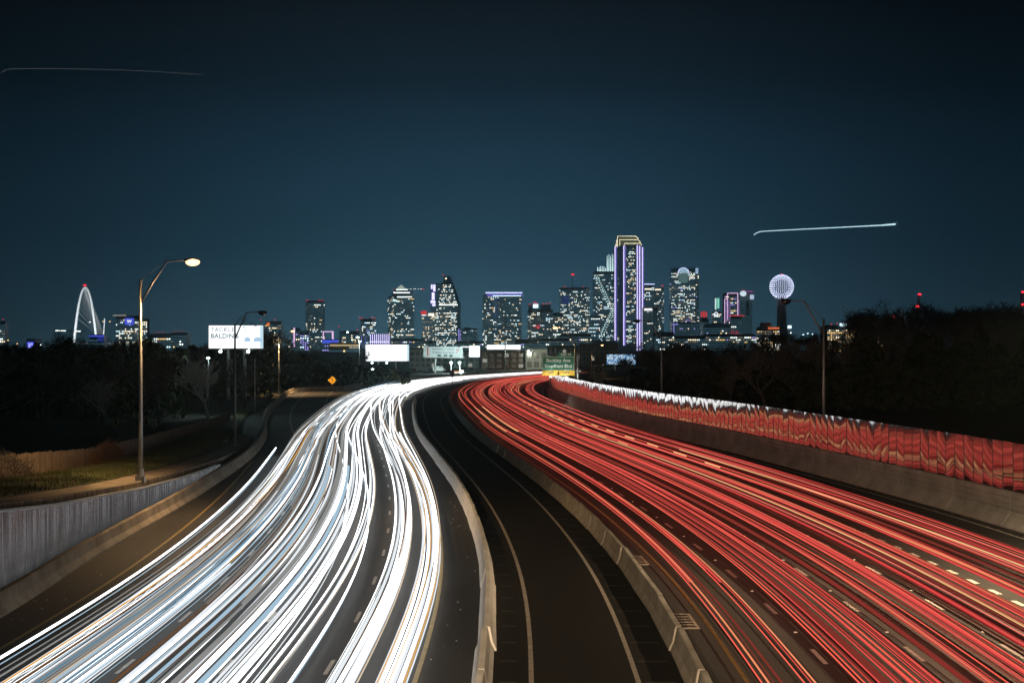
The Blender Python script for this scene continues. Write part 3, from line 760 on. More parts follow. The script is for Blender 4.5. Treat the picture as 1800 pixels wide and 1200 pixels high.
for cx, cw in ((.21,.06),(.40,.085)):
    mb.add([(w*(cx-cw),-.077,z0+h*.30),(w*(cx+cw),-.077,z0+h*.30),(w*(cx+cw*.8),-.077,z0+h*.45),(w*cx,-.077,z0+h*.50),(w*(cx-cw*.8),-.077,z0+h*.45)], [(0,1,2,3,4)])
mb.build('printed_shirt', E['board_blue'], root)
mb = MB(); mb.box(w*.44, w*.497, -.07,-.062, z0+.2, z1-.2); mb.build('pale_stripe', E['board_pale'], root)
root, w, h, z0, z1 = board('blank glaring white billboard behind a leafy branch beside the far bend', 642, 719, 605, 635, 330, E['board'], (.3,.7), lamps=3)
mb = MB(); mb.box(w*.455, w*.5, -.08,-.065, z0+.1, z1-.1); mb.build('pale_stripe', E['board_pale'], root)
root, w, h, z0, z1 = board('unlit grey billboard advertising organic espresso above the far road', 744, 814, 609, 629, 400, M['print_grey'], (.3,.7))
text('lettering', 'Carefully Crafted', h*.26, M['print_dark'], root, (0,-.08,z0+h*.78), bold=.02)
text('lettering', 'Organic Espresso', h*.26, M['print_dark'], root, (0,-.08,z0+h*.50), bold=.02)
text('lettering', '7', h*.5, M['print_red'], root, (w*.36,-.08,z0+h*.55), bold=.06)
mb = MB(); mb.box(-w*.41,-w*.37,-.08,-.065,z0+h*.2,z0+h*.9); mb.build('printed_bottle', M['print_red'], root)
mb = MB()
for cx in (-.1,.06,.2): mb.box(w*cx-.7, w*cx+.7, -.08,-.065, z0+h*.1, z0+h*.32)
mb.build('printed_cup', M['print_dark'], root)
board('small square white lit sign left of the brick building', 824, 844, 607, 628, 410, E['board'], (.5,))
root, w, h, z0, z1 = board('blue and white speckled screen behind the trees under the purple outlined tower', 1066, 1118, 622, 641, 420, M['print_dark'], (.3,.7))
mbs = MB(); rr = random.Random(11); nx, nz = 46, 16
cm = [emit('screen_white', (.75,.92,1), 1.1), emit('screen_blue', (.12,.42,.95), .8), emit('screen_navy', (.03,.10,.25), .6)]
for i in range(nx):
    for j in range(nz):
        mbs.cur = rr.choices([0,1,2],[5,4,4])[0]
        x0 = -w/2+.2+(w-.4)*i/nx; x1 = -w/2+.2+(w-.4)*(i+.92)/nx; za = z0+.2+(h-.4)*j/nz; zb_ = z0+.2+(h-.4)*(j+.9)/nz
        mbs.quad((x0,-.09,za),(x1,-.09,za),(x1,-.09,zb_),(x0,-.09,zb_))
tag(mbs.build('screen_pixel', cm, root), kind='stuff')

# ------------------------------------------------------------------ mid distance buildings
def cells(mb, p0, ux, uz, w, h, rowh, colw, dens, full, rr, mix, fw=.62, fh=.5, off=None, blank=.12):
    """lit windows on a facade: p0 lower left, ux/uz unit vectors; rows may be lit right across"""
    rows = max(1, int(h/rowh)); cols = max(1, int(w/colw)); cw = w/cols
    nrm = ux.cross(uz)*1.0; o = nrm*(off or .35)
    for j in range(rows):
        t = rr.random(); rowd = dens*rr.uniform(.4,2.0)
        if t < blank: rowd = dens*.1
        if t > 1-full: rowd = .88
        run = 0; rm = 0
        for i in range(cols):
            if run > 0: run -= 1; on = True
            else:
                on = rr.random() < rowd*.62
                if on: run = int(rr.expovariate(.9)) if rowd < .8 else rr.randint(1,5); rm = rr.choices(range(len(mix)), mix)[0]
            mb.cur = (rm if rr.random() < .8 else rr.choices(range(len(mix)), mix)[0]) if on else 7  # cells that are not lit take the added faint glow
            a = p0+ux*(cw*(i+.5-fw/2))+uz*(rowh*(j+.5-fh/2))+o
            b = ux*(cw*fw); c = uz*(rowh*fh)
            mb.quad(a, a+b, a+b+c, a+c)
WM = lambda: [E['w_warm'], E['w_white'], E['w_cool'], E['w_dim'], E['w_teal'], E['w_purple'], E['w_gold'], E['w_glow']]
def tower(name, label, x0, x1, yt, D, side=0, th=.38, body='glass', dens=.3, full=.08, mix=(3,3,2,4,4,0,0), rowh=4.0, colw=3.0, seed=1, yb=None, dep=None, grid=0, cat='skyscraper', fw=.62, fh=.5, blank=.12, group=None, prisms=None):
    D = D*K; m = D/F; rr = random.Random(seed*31+5)
    xa = (x0-900)*m; xb = (x1-900)*m; zt = H+(Y0-yt)*m
    root = thing(name, label, cat, ((xa+xb)/2, D, 0), 0, group)
    Wd = xb-xa
    if side == 0:
        d_ = dep or max(20, min(Wd, 60)); fp = [(-Wd/2,0),(Wd/2,0),(Wd/2,d_),(-Wd/2,d_)]
    else:
        ws = abs(side)*m; wf = Wd-ws; a_ = wf/math.cos(th); b_ = ws/math.sin(th)
        if side > 0:   # side face to the right
            A = (-Wd/2, a_*math.sin(th)*0+ws*0); 
            p1_ = Vector((-Wd/2, a_*math.sin(th))); p2_ = Vector((-Wd/2+wf, 0)); p3_ = p2_+Vector((ws, b_*math.cos(th))); p4_ = p1_+Vector((ws, b_*math.cos(th)))
        else:
            p2_ = Vector((-Wd/2+ws, 0)); p1_ = Vector((-Wd/2, b_*math.cos(th))); p3_ = p2_+Vector((wf, a_*math.sin(th))); p4_ = p1_+Vector((wf, a_*math.sin(th)))
        fp = [tuple(p1_),tuple(p2_),tuple(p3_),tuple(p4_)]
    mb = MB(); mb.prism(fp, -2, zt)
    mb.build('facade', M[body], root)
    mb = MB()
    inn = [(x*.93, y*.93+(.4 if side == 0 else .5)) for x, y in fp]
    mb.prism(inn, zt, zt+1.6); mb.build('parapet', M[body], root)
    wmb = MB(); gmb = MB()
    for i in range(2 if side else 1):
        p = Vector((*fp[i], 0)); q_ = Vector((*fp[i+1], 0)); ux = (q_-p); L = ux.length; ux.normalize(); uz = Vector((0,0,1))
        cells(wmb, p+Vector((0,0,3)), ux, uz, L, zt-5, rowh, colw, dens, full, rr, mix, fw, fh, blank=blank)
        if grid:
            nrm = ux.cross(uz)
            nb = max(2, int(L/grid))
            for k in range(nb+1):
                c = p+ux*(L*k/nb); gmb.tube([c+nrm*.3-Vector((0,0,0)), c+nrm*.3+Vector((0,0,zt))], .35, 4)
            for k in range(int(zt/rowh)):
                a = p+nrm*.25+Vector((0,0,k*rowh+3)); gmb.tube([a, a+ux*L], .22, 4, cap=False)
    if wmb.f: tag(wmb.build('lit_window', WM(), root), kind='stuff')
    if gmb.f: tag(gmb.build('facade_rib', M['stone'], root), kind='stuff')
    return root, m, zt, Wd, D
def roof_beacons(root, m, xs, yt, cx, extra=0, r=1.1):
    """red aircraft warning lamps on short masts; xs in photo pixels"""
    for x, y in xs:
        mb = MB(); X = (x-900)*m-root.location.x; Z = H+(Y0-y)*m
        mb.cur = 0; mb.tube([Vector((X,2,Z-5)),Vector((X,2,Z))], .25, 4); mb.cur = 1; mb.ball((X,2,Z), r*m/1.3, 6, 4)
        mb.build('beacon', [M['dark_metal'], E['red']], root)
def bar(name, root, m, x0, x1, yt, yb, e, dy=-1.2, t=.8):
    mb = MB(); X0 = (x0-900)*m-root.location.x; X1 = (x1-900)*m-root.location.x
    mb.box(X0, X1, dy-t, dy, H+(Y0-yb)*m, H+(Y0-yt)*m); return mb.build(name, e, root)
DB = 2350

# brick building with word sign, and neighbours
def lowblock(label, x0, x1, yt, D, body, rows, cols, dep=22, lit=.2, seed=1, name='brick_building', roofm=None, hz=None):
    D = D*K; m = D/F; xa = (x0-900)*m; xb = (x1-900)*m; zt = H+(Y0-yt)*m; w = xb-xa; rr = random.Random(seed)
    root = thing(name, label, 'building', ((xa+xb)/2, D, 0))
    mb = MB(); mb.box(-w/2, w/2, 0, dep, -1, zt); mb.build('wall', M[body], root)
    mb = MB(); mb.box(-w/2-.25, w/2+.25, -.25, dep+.25, zt, zt+.5); mb.build('cornice', M['print_dark'], root)
    cw = w/cols; rh = (zt-.6)/rows; pr_ = []
    for j in range(rows):
        for i in range(cols):
            x = -w/2+cw*(i+.5); z = rh*(j+.45)
            lit_ = rr.random() < lit
            mb = MB(); ww, hh = cw*.31, rh*.33
            mb.box(x-ww-.1, x+ww+.1, -.10, -.003, z-hh-.1, z+hh+.1); fr = mb.build('window', M['stone'], root)
            mb = MB(); mb.box(x-ww, x-.05, -.14, -.102, z-hh, z+hh); mb.box(x+.05, x+ww, -.14, -.102, z-hh, z+hh)
            mb.build('pane', E['w_dim'] if lit_ else M['win_dark'], fr)
    return root, m, w, zt, D
br, m, w, zt, D = lowblock('brown brick building with a glaring white word sign on its roof', 846, 922, 617, 470, 'brick', 3, 6, seed=3)
X0 = (856-900)*m-br.location.x; X1 = (915-900)*m-br.location.x
mb = MB(); mb.box(X0, X1, -.5, -.2, H+(Y0-614)*m, H+(Y0-606)*m); mb.build('roof_sign', E['white'], br)
mb = MB()
for k in range(14):
    x = X0+(X1-X0)*(k+.5)/14; mb.box(x-.12, x+.12, -.3, .3, zt-1.0, H+(Y0-613)*m)
mb.build('sign_stand', M['galv'], br)
# vertical piers and a lit patch of wall
lowblock('pale brick end block with floodlit ivy right of the word sign', 924, 962, 614, 462, 'pale_wall', 2, 3, seed=5, lit=.1)
lowblock('grey rendered block behind the espresso billboard', 720, 776, 614, 480, 'pale_wall', 3, 6, seed=6, lit=.08, name='rendered_building')
lowblock('dark low block right of the espresso billboard', 778, 843, 617, 490, 'grey_stone', 3, 6, seed=8, lit=.1, name='rendered_building')
lowblock('wide dark red brick block behind the exit sign post', 1022, 1086, 606, 520, 'brick', 4, 8, seed=9, lit=.06)
lowblock('flat grey block with pale bands behind the exit sign', 964, 1020, 610, 540, 'pale_wall', 3, 7, seed=10, lit=.3, name='rendered_building')
# floodlight on the ivy wall
lp_ = W(929,618,450*K); fl = thing('wall_floodlight', 'greenish white floodlight glaring on the pale block right of the word sign', 'floodlight', lp_)
mb = MB(); mb.ball((0,0,0), .55, 8, 6); mb.build('lens', E['coolled'], fl); mb = MB(); mb.tube([Vector((0,.2,0)),Vector((0,4,0))], .08, 5); mb.build('bracket', M['galv'], fl)
ld = bpy.data.lights.new('flood_light', 'POINT'); ld.energy = 16000; ld.color = (.95,1,.75); ld.shadow_soft_size = .4; lo_ = bpy.data.objects.new('flood_light', ld); C.objects.link(lo_); lo_.parent = fl; lo_.location = (1,-3,0)
# concrete pylon with a round emblem
c_ = W(1052,655,255*K); pr = thing('concrete_pylon', 'grey concrete pylon with a round emblem standing behind the noise wall', 'pylon', (c_.x, c_.y, 0)); m = 255*K/F
mb = MB(); mb.box(-7.5*m, 7.5*m, 0, 2.0, -.5, H+(Y0-640)*m); mb.build('shaft', M['wall_concrete'], pr)
mb = MB(); mb.box(-12*m, 10*m, -.3, 2.3, H+(Y0-640)*m, H+(Y0-636)*m); mb.build('cap', M['dark_metal'], pr)
mb = MB(); zc = H+(Y0-649)*m
mb.add([(math.cos(t_)*.75, -.05, zc+math.sin(t_)*.75) for t_ in [i*math.pi/10 for i in range(20)]]+[(math.cos(t_)*.5, -.05, zc+math.sin(t_)*.5) for t_ in [i*math.pi/10 for i in range(20)]], [(i,(i+1)%20,20+(i+1)%20,20+i) for i in range(20)])
mb.build('emblem_ring', M['dark_metal'], pr)
# parked vehicles and signs at the far roadside
c_ = W(806,652,400*K); sroot = thing('shop_sign', 'lit sign striped orange, white and green beside the far road', 'sign', (c_.x, c_.y, 0)); m = 400*K/F
for nm, ya, yb_, ee in (('orange_stripe',652,654,emit('lit_orange',(1,.35,.08),.9)),('white_stripe',654.3,656,E['white']),('green_stripe',656.3,658,emit('lit_green',(.2,.8,.25),.8))):
    mb = MB(); mb.box(-9*m, 9*m, 0, .3, H+(Y0-yb_)*m, H+(Y0-ya)*m); mb.build(nm, ee, sroot)
mb = MB(); mb.box(-9*m,9*m,.32,.6,-.3,H+(Y0-652)*m); mb.build('back_board', M['galv'], sroot)
for px, py, lb in [(793,637,'left green white yard lamp above the striped shop sign'),(808,637,'right green white yard lamp above the striped shop sign'),(812,652,'low yard lamp right of the striped shop sign'),(655,649,'green white yard lamp below the blank billboard')]:
    c_ = W(px,py,395*K); ry = thing('yard_lamp', lb, 'yard lamp', (c_.x, c_.y, 0), 0, 'yard lamps by the far road')
    mb = MB(); mb.tube([Vector((0,0,-.3)),Vector((0,0,c_.z))], [.12,.08], 6); mb.build('pole', M['galv'], ry)
    mb = MB(); mb.ball((0,0,c_.z), .42, 8, 6, (1.3,1,.7)); mb.build('lens', E['coolled'], ry)
    ld = bpy.data.lights.new('yard_light', 'POINT'); ld.energy = 7000; ld.color = (.75,1,.95); ld.shadow_soft_size = .4; lo_ = bpy.data.objects.new('yard_light', ld); C.objects.link(lo_); lo_.parent = ry; lo_.location = (0,-.8,c_.z)
def van(px, py, D, col, label, tail):
    c_ = G(px, py); c_ = W(px, py, D*K); r_ = thing('parked_van', label, 'van', (c_.x, c_.y, 0), .1)
    mb = MB(); mb.prism([(-2.6,-1),(2.6,-1),(2.6,1),(-2.6,1)], .45, 1.3)
    mb.add([(-2.55,-.95,1.3),(1.9,-.95,1.3),(1.9,.95,1.3),(-2.55,.95,1.3),(-2.45,-.85,2.3),(1.0,-.85,2.3),(1.0,.85,2.3),(-2.45,.85,2.3)], [(4,5,6,7),(0,1,5,4),(1,2,6,5),(2,3,7,6),(3,0,4,7)])
    mb.build('body', col, r_)
    for x in (-1.7,1.7):
        for y in (-.95,.95):
            mb = MB(); mb.tube([Vector((x,y-.12,.4)),Vector((x,y+.12,.4))], .4, 12); mb.build('wheel', M['sign_black'], r_)
    mb = MB(); mb.box(-.2,.9,-.90,-.865,1.5,2.1); mb.build('side_window', M['win_dark'], r_)
    mb = MB(); mb.box(-2.66,-2.61,-.9,-.6,.9,1.2); mb.build('tail_lamp', tail, r_)
van(742, 650, 405, M['dark_metal'], 'dark van parked left of the striped shop sign', E['red'])
van(772, 649, 405, M['sign_white'], 'white van parked just left of the striped shop sign', M['print_red'])

# ------------------------------------------------------------------ skyline towers, left to right
t = tower('office_tower', 'half cut lit block with a red lamp at the far left edge', -12, 9, 566, 1500, seed=2, dens=.6, full=.3, body='dglass', cat='office block'); roof_beacons(t[0], t[1], [(5,561)], 0, 0)
# arch bridge
D = 2100*K; m = D/F; br = thing('arch_bridge', 'white floodlit arch bridge with fanned cables and a red lamp on top', 'bridge', ((150-900)*m, D, 0))
AP = []
for i in range(25):
    u = -1+2*i/24; AP.append(Vector((u*20*m, 0, H+(Y0-(505+97*abs(u)**2.1))*m)))
mb = MB(); mb.tube(AP, [2.0+1.1*abs(-1+2*i/24) for i in range(25)], 8); arch = mb.build('arch', mat('bridge_white',(.8,.8,.8),.5), br, True)
mb = MB(); mb.box(-75*m, 60*m, 150, 170, H+(Y0-602)*m-3, H+(Y0-602)*m); mb.build('deck', M['stone'], br)
dz = H+(Y0-602)*m
for i in range(3, 22):
    p = AP[i]; u = (i-12)/9
    mb = MB(); mb.tube([p, Vector(((-u*11-(u+1)*2+ (14 if i > 12 else -0))*m, 160, dz))], .55, 4, cap=False); mb.build('cable', MATS['bridge_white'], br)
mb = MB(); mb.tube([W(184,560,D)-br.location, W(171,605,D)-br.location+Vector((10*m,0,0))], 1.2, 5); mb.build('stay', MATS['bridge_white'], br)
mb = MB(); mb.ball((-1*m,0,AP[12].z+4.5), 2.4, 8, 6, (1.6,1,.8)); mb.build('beacon', E['red'], br)
for sx_ in (-1, 1):
    ld = bpy.data.lights.new('bridge_flood', 'SPOT'); ld.energy = 1.5e6; ld.color = (.85,.95,1); ld.spot_size = math.radians(120); ld.shadow_soft_size = 2
    lo_ = bpy.data.objects.new('bridge_flood', ld); C.objects.link(lo_); lo_.parent = br; lo_.location = (sx_*60, -170, 6); lo_.rotation_euler = (math.radians(110), 0, sx_*.2)
# W hotel
t, m, zt, Wd, D = tower('hotel_block', 'pale banded block with a blue W sign left of the tall lit lamp post', 201, 243, 556, 1800, side=8, body='grey_stone', dens=.45, full=.28, mix=(3,5,1,5,1,0,0), seed=4, cat='hotel')
bar('sign_panel', t, m, 220, 236, 559, 571, E['blue'], -3); text('lettering', 'W', 8*m, E['white'], t, ((228-900)*m-t.location.x, -4.2, H+(Y0-565)*m), bold=.2)
bar('roof_slab', t, m, 199, 222, 553, 555.5, E['w_dim'], -1)
t, m, zt, Wd, D = tower('lit_terrace_block', 'long lit terrace block beside the hotel with the W sign', 243, 259, 562, 1790, body='grey_stone', dens=.5, full=.3, mix=(4,4,1,4,0,0,1), seed=14, cat='office block')
for x0,x1,yt,seed,lb,mx_ in [(262,300,588,21,'low block with scattered lights right of the tall lit lamp post',(4,4,2,3,0,0,2)),(300,330,586,22,'low block with red and white lights left of the balding billboard',(4,4,2,3,0,1,2))]:
    t = tower('low_block', lb, x0, x1, yt, 1500, body='dglass', dens=.16, full=.05, mix=mx_, seed=seed, cat='office block')
    roof_beacons(t[0], t[1], [((x0+x1)/2+dx, yt-6+abs(dx)*.4) for dx in (-8,-2,5)], 0, 0, r=.8)
t = tower('pale_tower', 'dim tower with orange lamps just right of the balding billboard', 466, 494, 566, 1700, body='dglass', dens=.3, seed=23, mix=(4,2,1,3,2,0,3)); roof_beacons(t[0], t[1], [(458,562),(483,562)], 0, 0); bar('orange_sign', t[0], t[1], 469, 474, 567, 573, emit('orange_sign',(1,.25,.08),.9))
t = tower('striped_tower', 'thin block with a purple lit vertical fin', 512, 527, 578, 1600, body='dglass', dens=.4, mix=(1,1,3,2,2,5,0), seed=24); bar('light_fin', t[0], t[1], 516, 518.5, 576, 610, E['pink'])
t = tower('striped_block', 'low block banded all over with purple lit floors', 527, 543, 583, 1580, body='dglass', dens=1.2, full=.9, mix=(0,1,1,0,0,6,0), seed=25, rowh=3.6, blank=0, cat='office block')
t = tower('residential_tower', 'slim grey grid tower with four red roof lamps standing alone', 536, 570, 529, 2100, side=-6, body='glass', dens=.22, full=.03, mix=(5,3,2,6,4,0,1), seed=26, grid=6); roof_beacons(t[0], t[1], [(539,528),(543,528),(562,528),(567,528)], 0, 0)
t = tower('frame_building', 'low building under a pale purple portal frame', 570, 600, 597, 1600, body='dglass', dens=.35, mix=(4,3,2,3,1,0,3), seed=27, cat='office block')
for (x0,x1,ya,yb_) in ((568,570,582,600),(584,587,582,598),(570.2,583.8,582,583.6)): bar('portal_frame', t[0], t[1], x0,x1,ya,yb_, E['pink'], -6)
t = tower('blue_pavilion', 'low pavilion glowing blue above the gold lit deck', 566, 594, 598, 1400, body='dglass', dens=.9, full=.5, mix=(0,0,1,0,0,4,0), seed=28, rowh=3, cat='pavilion'); bar('blue_canopy', t[0], t[1], 567, 595, 597.5, 603, E['blue'], -3)
t = tower('parking_deck', 'long low parking deck lit gold above the dark trees', 578, 632, 604.5, 1100, body='stone', dens=.1, full=0, mix=(1,0,0,2,0,0,2), seed=29, cat='parking deck'); bar('lit_edge', t[0], t[1], 580, 631, 605.5, 608, E['lane_gold'], -.6); bar('lit_edge', t[0], t[1], 614, 631, 609, 612.5, E['w_dim'], -.6)
t = tower('scattered_block', 'low dark block with scattered lights behind the blue pavilion', 596, 632, 583, 1750, body='dglass', dens=.22, full=.03, mix=(5,3,2,3,0,0,3), seed=30, cat='office block'); roof_beacons(t[0], t[1], [(596,574),(618,583),(628,580)], 0, 0)
t = tower('cyan_tower', 'short tower with cool cyan lit floors and red corner lamps', 633, 660, 561, 2000, side=5, body='glass', dens=.55, full=.22, mix=(1,4,6,2,4,1,0), seed=31); roof_beacons(t[0], t[1], [(632,558),(636,559),(654,558),(659,559)], 0, 0); bar('blue_edge', t[0], t[1], 632.5, 636.5, 590, 612, E['purple_dim'])
t, m, zt, Wd, D = tower('lattice_block', 'low block under a glowing purple lattice behind the blank billboard', 650, 685, 588, 1700, body='dglass', dens=.5, full=.2, mix=(0,1,2,0,0,5,0), seed=32, cat='office block')
for k in range(10): bar('light_post', t, m, 651+k*3.6, 652+k*3.6, 587, 608, E['letter'], -2, .5)
bar('light_beam', t, m, 650, 684, 600, 601.2, E['letter'], -2.6)
bar('violet_haze_panel', t, m, 650, 686, 589, 607, E['violet_dark'], -.6, .3)  # glowing sheet that stands in for violet haze behind the lattice
# pyramid topped tower
t, m, zt, Wd, D = tower('pyramid_tower', 'dark tower with a bright glass pyramid top beside a crane', 680, 727, 521, 2300, side=-12, th=.5, body='dglass', dens=.24, full=.05, mix=(3,6,2,3,5,0,1), seed=33, rowh=4.4)
cx = lambda x: (x-900)*m-t.location.x
zz = lambda y: H+(Y0-y)*m
mb = MB(); mb.box(cx(688), cx(722), 6, 40, zz(522), zz(513)); mb.box(cx(693), cx(718), 9, 36, zz(513), zz(507.5)); mb.build('upper_tier', M['dglass'], t)
mb = MB(); mb.box(cx(691), cx(720), 5, 5.8, zz(515), zz(513.4)); mb.box(cx(696), cx(716), 8, 8.8, zz(509.6), zz(508)); mb.box(cx(690), cx(724), 4, 4.8, zz(522.5), zz(521)); mb.build('light_band', E['w_white'], t)
mb = MB(); a_ = [(cx(696),8,zz(507.5)),(cx(713),8,zz(507.5)),(cx(713),30,zz(507.5)),(cx(696),30,zz(507.5)),(cx(704.5),19,zz(499.5))]
mb.add(a_, [(0,1,4),(1,2,4),(2,3,4),(3,0,4)]); mb.build('pyramid', emit('lit_pyramid',(.82,1,.82),.55), t)
mb = MB(); mb.tube([Vector((cx(704.5),19,zz(500))),Vector((cx(704.5),19,zz(496)))], .5, 4); mb.build('spike', M['stone'], t)
mb = MB(); mb.ball((cx(694),-6,zz(528)), 3.0, 8, 5, (1.6,1,.7)); mb.ball((cx(700),-6,zz(530)), 1.8, 8, 5, (2.4,1,.7)); mb.build('floodlight', E['cyan'], t)
ck = thing('tower_crane', 'lit construction crane jib reaching out beside the pyramid top', 'crane', ((722-900)*m, D+60, 0)); kx = lambda x: (x-722)*m
mb = MB(); mb.tube([Vector((0,0,0)),Vector((0,0,zz(503)))], 1.0, 4); mb.build('mast', M['galv'], ck)
mb = MB(); mb.tube([Vector((kx(690),0,zz(506.5))),Vector((kx(746),0,zz(506.5)))], .7, 4); mb.build('jib', M['galv'], ck)
mb = MB()
for x in (716,720,725,728,733,738): mb.ball((kx(x),-1.4,zz(506.6)), .9, 6, 4)
mb.build('jib_lamp', E['w_white'], ck); mb = MB()
for x in (740,743,690): mb.ball((kx(x),-1.4,zz(506.5)), 1.0, 6, 4)
mb.build('beacon', E['red'], ck)
t = tower('red_crown_block', 'short warm lit tower with a glowing red cap', 741, 765, 553, 2250, body='dglass', dens=.4, full=.08, mix=(6,3,0,5,1,0,2), seed=34, side=6); bar('red_cap', t[0], t[1], 740, 750, 546.5, 552, E['redsign'], -1); bar('white_edge', t[0], t[1], 741, 748, 553, 555, E['white'], -1.5); bar('lit_floor', t[0], t[1], 753, 763, 550.5, 555, E['w_warm'], -.6)
t, m, zt, Wd, D = tower('sign_tower', 'thin dark slab carrying a tall glowing purple sign', 757, 790, 499, 2500, body='dglass', dens=.1, mix=(1,1,1,3,3,0,0), seed=35)
for (x0,x1,ya,yb_) in ((757.5,760.5,500,508),(761.5,765.5,500,512),(759,764,514,527),(757,765.5,528,533),(760,765.5,534,538)): bar('sign_letter', t, m, x0,x1,ya,yb_, E['letter'], -2)
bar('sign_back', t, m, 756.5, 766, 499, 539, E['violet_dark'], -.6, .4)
# sloped prism tower
D = 2300*K; m = D/F; t = thing('prism_tower', 'dark green glass tower tapering to a sloped point with many lit floors', 'skyscraper', ((786-900)*m, D, 0)); cx = lambda x: (x-786)*m; zz = lambda y: H+(Y0-y)*m
fr = [(764,616),(805.5,616),(806,533),(795,503),(788,485),(781,485),(775,505),(769,535),(764,552)]
mb = MB(); nf = len(fr); mb.add([(cx(x),0,zz(y)) for x, y in fr]+[(cx(x)+4,55,zz(y)) for x, y in fr], [tuple(range(nf)), tuple(range(2*nf-1,nf-1,-1))]+[(i,nf+i,nf+(i+1)%nf,(i+1)%nf) for i in range(nf)])
mb.build('facade', M['dglass'], t)
mb = MB(); rr = random.Random(77)
L_ = lerp_tab([(485,781),(505,775.5),(535,769.5),(552,765),(616,765)]); R_ = lerp_tab([(485,788),(503,794.5),(533,805),(616,804.5)])
y = 612
while y > 500:
    xl, xr = L_(y), R_(y); zc = zz(y); full = y in () or rr.random() < .30; dn = .92 if full else rr.uniform(.04,.5)
    if 533 < y < 537: dn = 1
    x = xl+.6
    while x < xr-1.8:
        if 1:
            mb.cur = rr.choices([0,1,2,3,4],[3,6,1,4,4])[0] if rr.random() < dn else 7
            mb.quad((cx(x),-.35,zc),(cx(x+1.6),-.35,zc),(cx(x+1.6),-.35,zz(y-1.3)),(cx(x),-.35,zz(y-1.3)))
        x += 2.0
    y -= 2.9
tag(mb.build('lit_window', WM(), t), kind='stuff')
bar('light_band', t, m, 773, 804.5, 534.8, 536.6, E['w_white'], -.5, .2)
mb = MB(); mb.ball((cx(784),-1,zz(489.5)), 2.0, 8, 5); mb.build('emblem', E['w_warm'], t); mb = MB(); mb.ball((cx(779),2,zz(483)), 1.3, 6, 4); mb.build('beacon', E['red'], t)
t = tower('purple_fin_block', 'narrow strip of purple lit facade right of the sloped glass tower', 804.5, 811, 577, 2200, body='dglass', dens=.7, full=.3, mix=(0,0,0,0,0,6,0), seed=36, rowh=3, cat='office block'); bar('light_fin', t[0], t[1], 806, 807.4, 578, 606, E['purple'])
t = tower('dark_block', 'dark unlit block between the sloped tower and the blue crowned tower', 812, 839, 578, 2250, body='dglass', dens=.05, full=0, mix=(1,1,2,3,3,0,0), seed=37, cat='office block'); bar('roof_box', t[0], t[1], 816, 826, 575, 578, M['dglass'], -1, .6)
# blue crowned tower
t, m, zt, Wd, D = tower('blue_crown_tower', 'broad dark tower crowned by a glowing blue neon edge', 848, 917, 519, 2200, side=-8, th=.6, body='dglass', dens=.3, full=.12, mix=(4,5,2,5,5,0,1), seed=38, rowh=3.9)
bar('neon_edge', t, m, 853.5, 918, 513.5, 515.6, E['blueneon'], -3); bar('crown_band', t, m, 856, 918.5, 516, 520.5, E['purple_dim'], -1.6); bar('lit_floor', t, m, 866, 916, 519.3, 520.6, E['w_cool'], -2.6, .3)
for x, ya, yb_ in ((870,523,585),(873.5,523,556)): bar('blue_line', t, m, x, x+.7, ya, yb_, emit('blue_line',(.05,.08,.4),.6), -.9, .3)
# grid tower with red roof
t, m, zt, Wd, D = tower('grid_tower', 'pale gridded tower with a cluster of red lamps on its roof', 928, 972, 545, 2000, side=-6, body='stone', dens=.30, full=.1, mix=(5,5,2,5,3,0,1), seed=39, rowh=3.6, grid=5)
bar('roof_block', t, m, 929, 947, 535, 545, M['dglass'], 12, 10); bar('roof_block', t, m, 950, 968, 535, 545, M['dglass'], 12, 10); bar('white_panel', t, m, 937, 946, 534.5, 541, E['w_cool'], -1)
roof_beacons(t, m, [(931,535),(938,532),(941,531),(944,533),(955,534),(960,533.5),(966,533)], 0, 0)
mb = MB(); rr = random.Random(5)
for k in range(7): mb.ball(((rr.uniform(939,948)-900)*m-t.location.x, -3, H+(Y0-rr.uniform(571,577))*m), 1.0, 6, 4)
mb.build('red_lamp', E['red'], t)
t = tower('stepped_wing', 'lower pale wing beside the gridded tower', 972, 990, 551, 1990, body='stone', dens=.3, full=.15, mix=(5,5,1,5,2,0,1), seed=40, rowh=3.6, cat='office block')
# slab tower with red mast
t, m, zt, Wd, D = tower('slab_tower', 'wide grey slab tower with red roof lamps and a red tipped mast', 984, 1037, 506, 2400, side=3, body='glass', dens=.42, full=.1, mix=(3,6,3,5,5,0,0), seed=41, rowh=3.5, grid=0, colw=2.6)
roof_beacons(t, m, [(991,504),(994,503.5),(1025,503.5),(1044,516)], 0, 0, r=.8)
mb = MB(); mb.tube([Vector(((1007-900)*m-t.location.x, 20, zt)),Vector(((1007-900)*m-t.location.x, 20, H+(Y0-484)*m))], [1.2,.4], 5); mb.build('mast', M['dark_metal'], t)
mb = MB(); mb.ball(((1007-900)*m-t.location.x, 20, H+(Y0-482)*m), 2.3, 8, 6, (1.6,1,1)); mb.build('beacon', E['red'], t)
bar('blue_glow_panel', t, m, 987, 1000, 521, 534, emit('dim_blue_panel',(.03,.07,.25),.6), -.5, .3)
